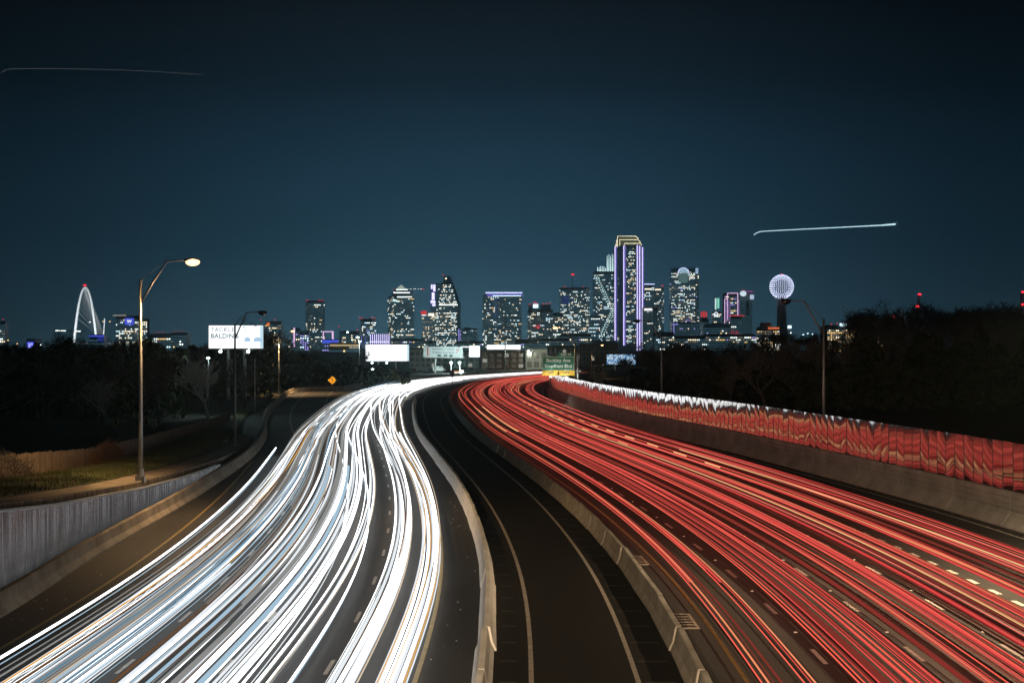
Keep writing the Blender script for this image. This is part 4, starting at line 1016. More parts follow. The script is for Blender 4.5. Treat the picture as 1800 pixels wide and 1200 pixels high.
# tower with X of lights
t, m, zt, Wd, D = tower('lattice_light_tower', 'dark tower with bold zigzag lamps and floodlit spires left of the purple outlined tower', 1043, 1079, 478, 2380, body='dglass', dens=.3, full=.06, mix=(2,5,5,3,4,0,0), seed=42, rowh=3.8)
mb = MB(); cx = lambda x: (x-900)*m-t.location.x; zz = lambda y: H+(Y0-y)*m
y = 484; 
while y < 606:
    ph = (y-484)/62.; k_ = ph % 2; x = 1047+ (k_ if k_ < 1 else 2-k_)*30
    for dx in (0, 3.2, -2.8):
        mb.ball((cx(min(1077,max(1045,x+dx))), -1.5, zz(y+abs(dx)*.35)), 1.15, 6, 4)
    y += 4.1
mb.build('zigzag_lamp', E['cyan'], t)
for (xa_, xb_, ya, yb_, n_) in ((1049,1066,467,478,3),(1066,1078,446,478,2)):
    mb = MB(); mb.box(cx(xa_), cx(xb_), 5, 25, zz(yb_), zz(ya+7)); mb.build('roof_block', M['glass'], t)
    for k in range(n_*2):
        x = xa_+1.5+(xb_-xa_-3)*k/(n_*2-1); mb = MB(); mb.tube([Vector((cx(x),2,zz(yb_))),Vector((cx(x),2,zz(ya+rr.uniform(0,4))))], [1.0,.5], 5); mb.build('spire', E['cyan'], t)
roof_beacons(t, m, [(1049,478)], 0, 0)
t = tower('dotted_block', 'block dotted with cool white lamps at the foot of the zigzag lit tower', 1036, 1055, 555, 2150, body='glass', dens=.7, full=.3, mix=(1,5,6,3,3,0,0), seed=43, cat='office block')
# purple outlined tower
D = DB*K; m = D/F; t = thing('outlined_tower', 'tallest tower edged in purple light strips with a cream outlined stepped crown', 'skyscraper', ((1105-900)*m, D, 0)); cx = lambda x: (x-1105)*m; zz = lambda y: H+(Y0-y)*m
mb = MB(); mb.box(cx(1080), cx(1132), 12, 60, -2, zz(434)); mb.box(cx(1088), cx(1127), 0, 11.9, -2, zz(432)); mb.build('facade', M['dglass'], t)
mb = MB(); mb.box(cx(1085.5), cx(1123), 16, 54, zz(434), zz(414)); mb.build('crown_core', M['dglass'], t)
mb = MB(); mb.box(cx(1089.5), cx(1124.5), 10, 15.9, zz(434), zz(420.5)); mb.build('crown_step', M['dglass'], t)
mb = MB(); mb.box(cx(1097), cx(1127.5), 2, 9.9, zz(432), zz(427)); mb.build('crown_step', M['dglass'], t)
mb = MB(); mb.box(cx(1091.5),cx(1124),9.4,9.8,zz(431),zz(422)); mb.box(cx(1099),cx(1127),1.4,1.8,zz(431.5),zz(428)); mb.box(cx(1087.5),cx(1121),15.2,15.6,zz(420.3),zz(416)); mb.build('crown_glow', E['olive'], t)
def rail(pts_, y, r, e, nm):
    mb = MB(); mb.tube([Vector((cx(x), y, zz(yy))) for x, yy in pts_], r, 6); mb.build(nm, e, t)
rail([(1086,457),(1086,414.5),(1117.5,414.5),(1122.5,418),(1122.5,420)], 14.5, .75, E['cream'], 'crown_strip')
rail([(1089.8,446),(1089.8,421),(1121,421),(1125.5,424),(1125.5,432)], 8.5, .75, E['cream'], 'crown_strip')
rail([(1097.5,434),(1097.5,427.8),(1126,427.8),(1128,431)], .6, .75, E['cream'], 'crown_strip')
rail([(1082.4,447),(1082.4,429)], 11, .7, E['cream'], 'crown_strip'); rail([(1084,446),(1084,421)], 11, .6, E['cream'], 'crown_strip')
for x, wd, ya, yb_, y_ in ((1082.5,4.5,433,605,10.5),(1097.5,5,432,607,-1.4),(1121,4.4,431,622,-1.4),(1125,3,432,622,-1.2),(1130.5,4,434,612,10.5)):
    mb = MB(); mb.box(cx(x-wd/2), cx(x+wd/2), y_-.3, y_, zz(yb_), zz(ya)); mb.build('strip_glow', E['purple_dim'], t)
    mb = MB(); mb.tube([Vector((cx(x-wd*.22),y_-.9,zz(yb_))),Vector((cx(x-wd*.22),y_-.9,zz(ya)))], 1.2, 6); mb.build('light_strip', emit('lilac_strip',(.74,.68,1),2.0), t)
mb = MB(); rr = random.Random(44)
cells(mb, Vector((cx(1100.5),0,zz(604))), Vector((1,0,0)), Vector((0,0,1)), cx(1118)-cx(1100.5), zz(434)-zz(604), 3.9, 2.4, .45, .12, rr, (4,5,2,4,6,0,1))
cells(mb, Vector((cx(1085.5),12,zz(604))), Vector((1,0,0)), Vector((0,0,1)), cx(1095)-cx(1085.5)-0, zz(440)-zz(604), 3.9, 2.4, .2, .05, rr, (3,4,2,4,6,0,0))
tag(mb.build('lit_window', WM(), t), kind='stuff')
# right neighbours
t, m, zt, Wd, D = tower('blue_ring_tower', 'rounded tower with a blue neon ring right of the purple outlined tower', 1131, 1150, 502, 2450, body='dglass', dens=.2, full=.05, mix=(3,4,2,4,4,0,0), seed=45); bar('neon_ring', t, m, 1130, 1150.5, 498.6, 500.2, E['blueneon'], -2); bar('lit_floor', t, m, 1133, 1145, 507, 509, E['w_warm'], -.8)
t, m, zt, Wd, D = tower('dim_tower', 'dim grey tower with a red lamp beside the blue ringed tower', 1148, 1168, 507, 2500, side=6, body='grey_stone', dens=.26, full=.04, mix=(3,4,1,5,4,0,0), seed=46); roof_beacons(t, m, [(1163,502),(1166,502)], 0, 0); bar('lit_floor', t, m, 1151, 1162, 508, 510, E['w_warm'], -1.6, .4)
t, m, zt, Wd, D = tower('white_top_block', 'pale stone block with a glaring white top floor', 1130, 1158, 541, 2050, side=10, body='stone', dens=.12, full=.03, mix=(2,3,1,5,4,0,0), seed=47, cat='office block', grid=5); bar('lit_top', t, m, 1132, 1146, 542, 546, E['white'], -3, .6)
t, m, zt, Wd, D = tower('keyhole_tower', 'greenish lit tower with a domed notch in its top', 1180, 1222, 472, 2300, side=0, body='glass', dens=.75, full=.26, mix=(3,7,2,4,5,1,0), seed=48, rowh=3.6, colw=2.4)
mb = MB(); cx = lambda x: (x-900)*m-t.location.x; zz = lambda y: H+(Y0-y)*m
mb.add([(cx(1201)+9*m*math.cos(a_), -.8, zz(480)+9*m*math.sin(a_)) for a_ in [i*math.pi/12 for i in range(13)]], [tuple(range(13))]); mb.build('dome_glass', emit('dome_glow',(.5,.8,.95),.8), t)
mb = MB(); mb.tube([Vector((cx(1201)+9.2*m*math.cos(a_), -1.4, zz(480)+9.2*m*math.sin(a_))) for a_ in [i*math.pi/12 for i in range(13)]], .8, 5); mb.build('dome_rim', E['blueneon'], t)
bar('keyhole_slot', t, m, 1193, 1209, 480.4, 497, emit('slot_glow',(.30,.55,.55),.38), -.8, .3); bar('roof_band', t, m, 1180, 1191.5, 471, 478, M['dglass'], -1, .6); bar('roof_band', t, m, 1210.5, 1222, 471, 478, M['dglass'], -1, .6)
bar('corner_light', t, m, 1223, 1227.5, 471, 481, emit('corner_glow',(.5,.72,1),.9), 6, 4)
t, m, zt, Wd, D = tower('shadow_wing', 'dim purplish wing on the right of the domed notch tower', 1222.5, 1229, 482, 2320, body='grey_stone', dens=.25, mix=(2,4,2,5,4,1,0), seed=49, cat='office block')
t, m, zt, Wd, D = tower('purple_lined_block', 'low block with a thin purple line below the domed notch tower', 1182, 1230, 567, 2000, body='dglass', dens=.2, full=.02, mix=(3,2,1,4,3,2,1), seed=50, cat='office block'); bar('light_line', t, m, 1184, 1185, 570, 596, E['purple'], -1); bar('light_line', t, m, 1182, 1192, 569, 570.4, E['purple'], -1)
t, m, zt, Wd, D = tower('red_sign_block', 'low tower carrying a glowing red sign on its roof', 1230, 1246, 562, 2200, body='dglass', dens=.3, mix=(4,3,1,4,2,1,1), seed=51, cat='office block')
for x, ya, yb_ in ((1232,548,557),(1236,547,558),(1240,548,557)): bar('sign_letter', t, m, x, x+2.4, ya, yb_, E['redsign'], -1)
bar('sign_frame', t, m, 1231, 1243, 558, 562, M['dark_metal'], -1, .4)
t, m, zt, Wd, D = tower('green_sign_tower', 'small tower with a tall green white sign and a round white emblem', 1252, 1268, 549, 2100, body='dglass', dens=.6, full=.3, mix=(4,5,2,3,1,0,1), seed=52); bar('sign_bar', t, m, 1256.5, 1259.3, 524, 544, emit('mint_sign',(.7,1,.92),1.2), -1); bar('sign_bar', t, m, 1260.5, 1264.3, 524, 542, E['green'], -1); bar('sign_pole', t, m, 1259.4, 1260.4, 523, 549, M['dark_metal'], -.6, .5)
mb = MB(); mb.tube([Vector(((1258.5-900)*m-t.location.x+3.2*m*math.cos(a_), -1.6, H+(Y0-552)*m+3.2*m*math.sin(a_))) for a_ in [i*math.pi/8 for i in range(17)]], .8, 5); mb.build('emblem_ring', E['white'], t)
t, m, zt, Wd, D = tower('pink_framed_hotel', 'hotel outlined in pink neon left of the plain grey slab', 1273, 1300, 516, 2000, body='grey_stone', dens=.35, full=.05, mix=(3,2,1,3,1,3,3), seed=53, cat='hotel')
for (x0,x1,ya,yb_) in ((1278,1279.3,514.5,562),(1279.5,1295.5,514.5,515.8),(1296,1297.3,514.5,560),(1273,1274.2,525,580),(1274.3,1277.8,525,526)): bar('neon_line', t, m, x0,x1,ya,yb_, E['pink'], -1.5, .6)
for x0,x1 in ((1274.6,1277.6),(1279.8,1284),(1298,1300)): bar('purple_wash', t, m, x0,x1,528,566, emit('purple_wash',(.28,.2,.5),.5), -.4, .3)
t, m, zt, Wd, D = tower('grey_slab', 'plain pale grey slab with black vent stripes and blue white top lamps', 1301, 1324, 517, 1950, side=4, body='stone', dens=0, full=0, seed=54)
mb = MB(); cx = lambda x: (x-900)*m-t.location.x; zz = lambda y: H+(Y0-y)*m
for k in range(9):
    mb = MB(); mb.box(cx(1311), cx(1317), 0, 5.6, zz(529.6+k*2.9), zz(528+k*2.9)); mb.build('vent', M['sign_black'], t)
mb = MB(); mb.ball((cx(1306),-3,zz(516)), 5.5, 10, 6, (1.2,.5,1)); mb.build('top_lamp', emit('slab_lamp',(.72,.9,1),1.2), t); bar('corner_light', t, m, 1318, 1325, 518, 526, emit('slab_lamp2',(.6,.75,1),1.0), -3); bar('roof_rim', t, m, 1303, 1324, 511, 514, emit('rim_purple',(.35,.12,.4),.6), 3, 2); bar('roof_house', t, m, 1303, 1323, 514, 517, M['grey_stone'], 8, 6)
roof_beacons(t, m, [(1303,510),(1308,509.5),(1318,512),(1321,512)], 0, 0, r=.7)
t, m, zt, Wd, D = tower('dark_front_block', 'dark block edged by a red line in front of the pink framed hotel', 1285, 1304, 556, 1800, body='dglass', dens=.08, mix=(3,3,1,4,4,0,1), seed=55, cat='office block'); bar('red_line', t, m, 1281, 1309, 554, 555.2, E['redsign'], -1.5)
t, m, zt, Wd, D = tower('brown_block', 'low dim block with scattered lights left of the pink framed hotel', 1236, 1284, 570, 1750, body='dglass', dens=.16, full=.02, mix=(4,3,1,4,2,2,2), seed=56, cat='office block')
mb = MB(); rr = random.Random(8)
for k in range(46):
    a_ = rr.uniform(0,6.28); r_ = rr.uniform(.2,1); mb.ball(((1285+9*r_*math.cos(a_)-900)*m-t.location.x, -60, H+(Y0-(585+6*r_*math.sin(a_)))*m), .55, 5, 4)
o = mb.build('red_light_tree', emit('red_bulbs',(1,.03,.08),.8)); o.location = t.location; tag(o, 'round tree wrapped in red bulbs below the pink framed hotel', 'lit tree')
t, m, zt, Wd, D = tower('orange_letter_block', 'warm lit office block with a row of orange letters beside the lattice ball shaft', 1332, 1372, 576, 1600, side=-9, body='grey_stone', dens=.8, full=.4, mix=(4,6,1,4,0,0,3), seed=57, rowh=3.6, cat='office block')
for k in range(7): bar('sign_letter', t, m, 1350+k*2.9, 1352+k*2.9, 575, 578.5, emit('orange_letters',(1,.22,.08),1.1), -2, .5)
bar('roof_block', t, m, 1338, 1356, 567, 574, M['stone'], 16, 12)
# lattice ball tower
D = 1750*K; m = D/F; bx_ = (1374-900)*m; t = thing('ball_tower', 'slim tower topped by a ball of white lamps', 'tower', (bx_, D, 0)); zc = H+(Y0-504)*m; rb = 21*m
for dx, dy in ((-4.6,0),(4.6,0),(0,4),(0,-5)):
    mb = MB(); mb.tube([Vector((dx*m*1.0,dy,-1)),Vector((dx*m*1.0,dy,zc-rb*.7))], 3.6*m if dy == 0 else 3.2*m, 10); mb.build('shaft', M['stone'], t, True)
mb = MB()
for k in range(34):
    z_ = 4+k*(zc-rb)/34; mb.box(-9*m, 9*m, -9, -8.6, z_, z_+.5)
tag(mb.build('shaft_band', M['grey_stone'], t), kind='stuff')
mb = MB(); mb.ball((0,0,zc), rb*.62, 20, 12); mb.build('core', M['dglass'], t, True)
mb = MB(); N_ = 520; ga = math.pi*(3-5**.5)
nodes = []
for rg in range(1, 18):
    th = math.pi*rg/18; cnt_ = max(5, int(36*math.sin(th)))
    for k in range(cnt_):
        ph = 2*math.pi*(k+.5*(rg % 2))/cnt_; nodes.append(Vector((rb*math.sin(th)*math.cos(ph), rb*math.sin(th)*math.sin(ph), zc+rb*math.cos(th))))
for p in nodes: mb.ball(p, .72, 5, 4)
tag(mb.build('ball_lamp', E['ballnode'], t), kind='stuff')
mb = MB()
for rg in range(1, 18):
    th = math.pi*rg/18; mb.tube([Vector((rb*.99*math.sin(th)*math.cos(a_), rb*.99*math.sin(th)*math.sin(a_), zc+rb*.99*math.cos(th))) for a_ in [i*math.pi/12 for i in range(25)]], .22, 3, cap=False)
tag(mb.build('ball_lattice', mat('lattice_alu',(.5,.5,.55),.4,.5), t), kind='stuff')
mb = MB(); mb.ball((0,0,zc+rb+1), 1.2, 6, 4); mb.build('beacon', E['red'], t)
t, m, zt, Wd, D = tower('small_white_block', 'small white lit block just right of the lattice ball shaft', 1384, 1392, 573, 1700, body='stone', dens=.2, seed=58, cat='office block'); bar('lit_sign', t, m, 1384.5, 1391, 572, 577, E['w_cool'], -1)
# long gold lit hotel on the hill
t, m, zt, Wd, D = tower('long_hotel', 'long low building with rows of gold windows behind the right hand trees', 1454, 1552, 573, 1300, body='grey_stone', dens=1.1, full=.55, mix=(3,0,0,2,0,0,7), seed=59, rowh=2.9, colw=2.2, cat='hotel', fh=.55, blank=0); bar('roof_light', t, m, 1476, 1489, 568, 572.5, E['w_cool'], -1); roof_beacons(t, m, [(1462,570),(1472,568),(1487,567.5),(1500,574),(1504,575)], 0, 0)
# radio masts
for px, yt, ylow, D_, lb in ((1615,517,600,700,'lattice radio mast with red lamps rising behind the right hand trees'),(1796,513,600,600,'lattice radio mast with red lamps at the right edge of the view'),(1570,556,610,900,'short radio mast with one red lamp among the right hand trees')):
    D = D_*K; m = D/F; rm_ = thing('radio_mast', lb, 'mast', ((px-900)*m, D, 0), 0, 'radio masts'); zt = H+(Y0-yt)*m
    mb = MB(); wb = 3.5*m*2
    leg = [Vector((wb,0,0)),Vector((-wb*.5,wb*.8,0)),Vector((-wb*.5,-wb*.8,0))]; tp_ = [v*.25+Vector((0,0,zt)) for v in leg]
    for a_, b_ in zip(leg, tp_): mb.tube([a_, b_], .28, 4)
    for k in range(14):
        f0, f1 = k/14, (k+1)/14
        for i in range(3): mb.tube([leg[i].lerp(tp_[i], f0), leg[(i+1)%3].lerp(tp_[(i+1)%3], f1)], .12, 3, cap=False)
    mb.build('lattice', M['galv'], rm_)
    lamps_ = [(0,yt)] if px == 1570 else [(0,yt),(-4,yt+21) if px == 1615 else (0,yt+22)]
    for dx, y_ in lamps_:
        for e_ in (-1.4, 0, 1.6):
            mb = MB(); mb.ball((dx*m+e_*m, -3, H+(Y0-y_-abs(e_)*.4)*m), 1.7*m, 8, 6); mb.build('beacon', E['red'], rm_)
# ------------------------------------------------------------------ scattered small lights on poles among the trees
spots = [(14,598,'w_gold',500),(22,614,'sodium',420),(6,612,'w_gold',420),(30,604,'w_gold',600),(72,606,'w_white',600),(92,606,'w_white',620),(158,566,'w_white',1900),(181,565,'w_gold',1500),(193,565,'w_gold',1500),(366,629,'coolled',146),(1290,601,'w_gold',420),(1335,604,'w_gold',420),(1398,612,'w_gold',400),(1176,606,'cyan',500),(1412,588,'w_cool',900),(1420,586,'w_cool',900),(1428,587,'w_cool',900),(1292,666,'w_gold',160),(518,645,'w_cool',330),(524,643,'w_cool',330)]
for i, (px, py, e, D) in enumerate(spots):
    c_ = W(px,py,D*K); m = D*K/F; r_ = thing('distant_lamp', 'small distant lamp on a pole shining through the trees', 'lamp', (c_.x, c_.y, 0), 0, 'small distant lamps')
    mb = MB(); mb.tube([Vector((0,.3,-.5)),Vector((0,.3,c_.z))], .08, 5); mb.build('pole', M['dark_metal'], r_)
    mb = MB(); mb.ball((0,0,c_.z), 1.15*m*(1.7 if e in ('sodium','coolled') else 1), 8, 5, (1.5,1,.7)); mb.build('lens', E[e], r_)
    if px == 366:
        ld = bpy.data.lights.new('pole_light', 'POINT'); ld.energy = 2000; ld.color = (.7,1,.97); ld.shadow_soft_size = .4; lo_ = bpy.data.objects.new('pole_light', ld); C.objects.link(lo_); lo_.parent = r_; lo_.location = (0,-.8,c_.z)
t, m, zt, Wd, D = tower('blue_sign_block', 'small block with a glowing blue sign at the far left', 46, 62, 599, 700, body='dglass', dens=.1, seed=61, cat='office block'); bar('blue_sign', t, m, 48, 59, 601, 613, E['blue'], -.6); bar('white_figure', t, m, 51, 54, 603, 611, E['w_purple'], -1.4, .3); bar('white_figure', t, m, 54.5, 58, 603, 606.5, E['w_purple'], -1.4, .3)
t, m, zt, Wd, D = tower('blue_roof_block', 'low block with a blue lit roof line below the arch bridge', 157, 183, 590, 1200, body='dglass', dens=.25, mix=(0,1,2,0,0,3,0), seed=62, cat='office block'); bar('roof_line', t, m, 157, 183, 589.5, 591.5, E['blue'], -1); bar('blue_panel', t, m, 172, 183, 592, 600, emit('deep_blue',(.03,.05,.35),.6), -1)
c_ = W(100,581,1400*K); m = 1400*K/F; ck = thing('tower_crane', 'low construction crane jib lit white across the foot of the arch bridge', 'crane', (c_.x, c_.y, 0))
mb = MB(); mb.tube([Vector((24*m,0,0)),Vector((24*m,0,c_.z+2))], .8, 4); mb.build('mast', M['galv'], ck)
mb = MB(); mb.tube([Vector((-3*m,0,c_.z)),Vector((50*m,0,c_.z-1))], .6, 4); mb.build('jib', M['galv'], ck)
mb = MB(); mb.tube([Vector((-2*m,-1,c_.z)),Vector((16*m,-1,c_.z-.3))], .55, 4); mb.tube([Vector((32*m,-1,c_.z-.6)),Vector((42*m,-1,c_.z-.8))], .6, 4); mb.build('jib_lamp', E['w_white'], ck)
# low city blocks filling the base of the skyline
fill = [(430,470,596,61),(500,520,598,62),(690,745,597,63),(735,765,601,64),(800,850,601,65),(905,945,598,66),(940,1000,596,67),(985,1040,588,68),(1040,1085,600,69),(1150,1185,585,70),(1165,1240,592,71),(1240,1330,589,72),(1370,1440,598,73)]
for x0,x1,yt,sd_ in fill:
    tower('city_block', 'low dim city block with a few lit windows at the foot of the towers', x0, x1, yt, 1500+sd_*3, body='grey_stone', dens=.22, full=.04, mix=(4,4,2,5,3,1,2), seed=sd_, cat='office block', group='low city blocks')

# ------------------------------------------------------------------ trees
def make_tree(seed, h, spread, levels, up=.35, twig=.02, dens=1.0):
    r = random.Random(seed); tk = MB(); cr = MB()
    def grow(p, d, L, rad, lev):
        n = 3 if lev > 1 else 2; pp = [p]; dd = d.copy()
        for i in range(n):
            dd = (dd+Vector((r.uniform(-.22,.22), r.uniform(-.22,.22), r.uniform(-.08,.16)))).normalized()
            pp.append(pp[-1]+dd*(L/n))
        if lev >= 3: tk.tube(pp, [rad*(1-.45*i/n) for i in range(n+1)], 5 if lev > 3 else 4, cap=False)
        else: cr.tube(pp, [max(.02,rad*(1-.5*i/n)) for i in range(n+1)], 3, cap=False)
        if lev <= 0: return
        nb = r.randint(3,4) if lev > 2 else r.randint(3,5)
        nb = max(2, int(nb*dens))
        for k in range(nb):
            f_ = r.uniform(.30,1.0) if lev < levels else r.uniform(.5,1.0)
            i = min(n-1, int(f_*n)); q_ = pp[i].lerp(pp[i+1], f_*n-i)
            an = r.uniform(0, 6.283); side = Vector((math.cos(an), math.sin(an), r.uniform(-.15,.5)))
            nd = (dd*r.uniform(.35,.8)+side*spread+Vector((0,0,up))).normalized()
            grow(q_, nd, L*r.uniform(.58,.82), max(twig*.5, rad*r.uniform(.42,.62)), lev-1)
    grow(Vector((0,0,-.4)), Vector((r.uniform(-.08,.08),r.uniform(-.08,.08),1)), h*.36, h*.022, levels)
    zm = max(v[2] for v in cr.v); k = h/zm
    tk.v = [(x*k,y*k,z*k) for x,y,z in tk.v]; cr.v = [(x*k,y*k,z*k) for x,y,z in cr.v]
    return tk, cr
def tree_protos(specs, bark, twigm):
    out = []
    for sd_, h, sp, up in specs:
        tk, cr = make_tree(sd_, h, sp, 5, up, .05)
        a_ = bpy.data.meshes.new('trunk'); a_.from_pydata(tk.v, [], tk.f); a_.materials.append(bark); a_.update()
        b_ = bpy.data.meshes.new('twigs'); b_.from_pydata(cr.v, [], cr.f); b_.materials.append(twigm); b_.update()
        out.append((a_, b_))
    return out
PR = tree_protos([(1,10,.8,.2),(2,10,.9,.15),(3,10,.75,.3),(4,10,1.0,.1),(5,10,.85,.25)], M['bark'], M['twig'])
PP = tree_protos([(9,10,.85,.25)], M['brightened_bark'], M['brightened_twig'])
def plant(label, x, y, z, h, group=None, protos=PR, name='bare_tree', k=None):
    a_, b_ = protos[k if k is not None else R.randrange(len(protos))]
    root = thing(name, label, 'tree', (x,y,z), R.uniform(0,6.28), group)
    s_ = h/10.; root.scale = (s_,s_,s_)
    link('trunk', a_, root); link('crown', b_, root)
    return root
tr = random.Random(12)
# right hand wood behind the noise wall: outline follows the photograph's tree tops
top_r = lerp_tab([(1085,612),(1130,606),(1180,592),(1240,590),(1300,594),(1360,585),(1400,590),(1440,586),(1480,562),(1515,530),(1550,545),(1580,556),(1620,528),(1670,522),(1720,522),(1770,532),(1800,530),(1900,530)])
i = 0
for row, (D, step) in enumerate([(112,62),(150,44),(200,36),(260,30),(330,26)]):
    px = (1290 if D < 120 else 1225 if D < 160 else 1150 if D < 210 else 1105)
    while px < 1880:
        x = px+tr.uniform(-12,12); tp_ = top_r(x)+(tr.uniform(-8,36) if row < 4 else tr.uniform(0,30))+(10 if row < 2 else 0 if row < 4 else 4)
        m = D*K/F; zt = H+(Y0-tp_)*m; X = (x-900)*m; zg = 3.0 if D < 130 else 5.0 if D < 170 else 6.0
        if x < 1250: zg = 1
        h = zt-zg
        if h > 3:
            plant('bare dark tree in the '+['front','second','middle','fourth','rearmost'][row]+' row of the wood behind the noise wall', X, D*K+tr.uniform(-8,8), zg, h, 'trees in the wood behind the noise wall'); i += 1
        px += step
plant('spreading bare tree standing clear above the long gold lit hotel', (1517-900)*240*K/F, 240*K, 5, H+(Y0-524)*240*K/F-5, k=3)
# left wood
top_l = lerp_tab([(-80,590),(0,588),(40,600),(75,590),(120,578),(150,598),(200,596),(260,582),(300,598),(340,596),(400,590),(430,552),(470,560),(490,600),(560,612),(640,616),(720,640)])
for row, (D, step) in enumerate([(128,58),(165,44),(215,36),(280,32),(350,30)]):
    px = -60
    while px < (330 if D < 140 else 440 if D < 190 else 480 if D < 230 else 560 if D < 300 else 735):
        x = px+tr.uniform(-12,12); tp_ = top_l(x)+tr.uniform(2,18)+(10 if row < 2 else 0)
        if 355 < x < 470 and D < 200: tp_ = max(tp_, 622)
        if x > 470 and D > 230: tp_ = max(tp_, top_l(x)+6)
        m = D*K/F; zt = H+(Y0-tp_)*m; X = (x-900)*m; h = zt
        if h > 2.5: plant('bare dark tree in the '+['front','second','middle','fourth','rearmost'][row]+' row of the wood left of the motorway', X, D*K+tr.uniform(-8,8), 0, h, 'trees in the wood left of the motorway')
        px += step
c_ = W(368,722,140*K); plant('bare tree with bark paled as if lit from the road, below the balding billboard', c_.x, c_.y, .2, (H+(Y0-618)*140*K/F)/1.05, protos=PP, name='brightened_tree')
c_ = W(188,722,128*K); plant('grey leaning bare tree in the dark left of the tall lit lamp post', c_.x, c_.y, .2, 6.5, protos=PP, name='brightened_tree')
for px, D, yt, lb in ((640,318,604,'small leafy dark tree in front of the left edge of the blank billboard'),(440,230,548,'wide bare tree rising behind the balding billboard'),(105,700,572,'bare tree left of the arch bridge foot'),(1185,420,592,'bare tree below the domed notch tower')):
    m = D*K/F; plant(lb, (px-900)*m, D*K, 0, (H+(Y0-yt)*m)/1.05, k=1)
# undergrowth: dense thicket
def thicket(name, label, n, fn, m, s0, s1, seed):
    r = random.Random(seed); mb = MB()
    for i in range(n):
        p = fn(r); s_ = r.uniform(s0, s1); a_ = Vector((r.uniform(-1,1),r.uniform(-1,1),r.uniform(-1,1))).normalized()*s_; b_ = a_.cross(Vector((r.uniform(-1,1),r.uniform(-1,1),r.uniform(-1,1)))).normalized()*s_*.6
        mb.add([p-a_, p+b_, p+a_, p-b_], [(0,1,2,3)])
    return tag(mb.build(name, m), label, 'thicket', kind='stuff')
def rf(r):
    D = r.uniform(100, 330); x = r.uniform(1235 if D < 150 else 1110, 1840); m = D*K/F
    if D < 120 and x < 1400: x = r.uniform(1420,1840)
    top = top_r(x)+76+16*math.sin(x*.061)+8*math.sin(x*.17+1)+6*math.sin(x*.41+D)
    zt = H+(Y0-top)*m; zb_ = 1 if x < 1250 else 4
    return Vector(((x-900)*m, D*K, zb_+(max(zt,zb_+2)-zb_)*r.random()))
thicket('undergrowth', 'black tangled undergrowth filling the wood behind the noise wall', 60000, rf, M['leaf'], .25, .8, 21)
def lf(r):
    D = r.uniform(140, 350); x = r.uniform(-70, 330 if D < 190 else 480 if D < 250 else 720); m = D*K/F
    if D < 190 and x > 335: x = r.uniform(-70,330)
    top = max(top_l(x)+20, 606)+6*math.sin(x*.09)+5*math.sin(x*.23+2)
    if x > 480: top += 4
    return Vector(((x-900)*m, D*K, max(1.5, H+(Y0-top)*m)*r.random()))
thicket('undergrowth', 'black tangled undergrowth filling the wood left of the motorway', 50000, lf, M['leaf'], .25, .8, 22)

# ------------------------------------------------------------------ light streaks of the moving traffic: real glowing tubes above the lanes
TW = [emit('streak_hot', (.95,.98,1), 3.0, True), emit('streak_white', (.90,.95,1), .95, True), emit('streak_cool', (.50,.72,.90), .75, True),
      emit('streak_blue', (.22,.46,.68), .5, True), emit('streak_warm', (1,.80,.58), .75, True), emit('streak_grey', (.62,.62,.60), .42), emit('streak_brown', (.42,.20,.08), .34),
      emit('streak_amber', (1,.52,.12), .8)]
TR = [emit('streak_red', (.78,.078,.068), 1, True), emit('streak_bright_red', (.98,.135,.090), 1, True), emit('streak_pink', (.95,.23,.17), 1, True), emit('streak_dark_red', (.36,.024,.024), 1, True),
      emit('streak_orange', (.88,.28,.13), 1, True), emit('streak_yellow', (1,.58,.25), 1, True), emit('streak_dim_red', (.20,.032,.022), 1), emit('streak_soft_red', (.42,.070,.055), 1), emit('streak_soft_coral', (.60,.125,.098), 1)]
S_FAR = SOFF(338)+105
tk_ = random.Random(41)
def wander(r, base, change=None, amp=.22):
    p1, p2 = r.uniform(0,6.28), r.uniform(0,6.28); a1, a2 = r.uniform(.3,1)*amp*1.3, r.uniform(.1,.4)*amp; l1, l2 = r.uniform(320,620), r.uniform(190,300)
    def f(s_):
        v = base+a1*math.sin(s_/l1*6.28+p1)+a2*math.sin(s_/l2*6.28+p2)
        if change:
            c0, ln, dd = change; t_ = min(1,max(0,(s_-c0)/ln)); v += dd*t_*t_*(3-2*t_)
        return v
    return f
def sample_s(s0, s1):
    out = []; s_ = s0
    while s_ < s1: out.append(s_); s_ += 5 if s_ < 450 else 7
    out.append(s1); return out
def streak(mb, f, dx, z, r, s0, s1, flat=.7, wig=0., n=4):
    P_ = []
    if wig:
        s_ = s0
        while s_ < s1:
            p = REF.at(s_, f(s_)+dx+wig*math.sin(s_*2.4)); P_.append(Vector((p[0],p[1],z+wig*.5*math.sin(s_*3.1)))); s_ += .7
    else:
        for s_ in sample_s(s0, s1):
            p = REF.at(s_, f(s_)+dx); P_.append(Vector((p[0],p[1],z)))
    mb.tube(P_, r, n, flat)
def car(name, mats, label, group, f, lamps, s0, s1):
    """lamps: (dx, z, radius, material index, wiggle)"""
    mb = MB()
    for dx, z, r, mi, wig in lamps:
        mb.cur = mi; streak(mb, f, dx, z, r, s0, s1, wig=wig)
    o = mb.build(name, mats); return tag(o, label, 'light streak', group)
lanesW = [(-9.9,'beside the pale barrier',8),(-13.2,'second from the pale barrier',6),(-16.6,'third from the pale barrier',8),(-19.7,'nearest the left shoulder',10)]
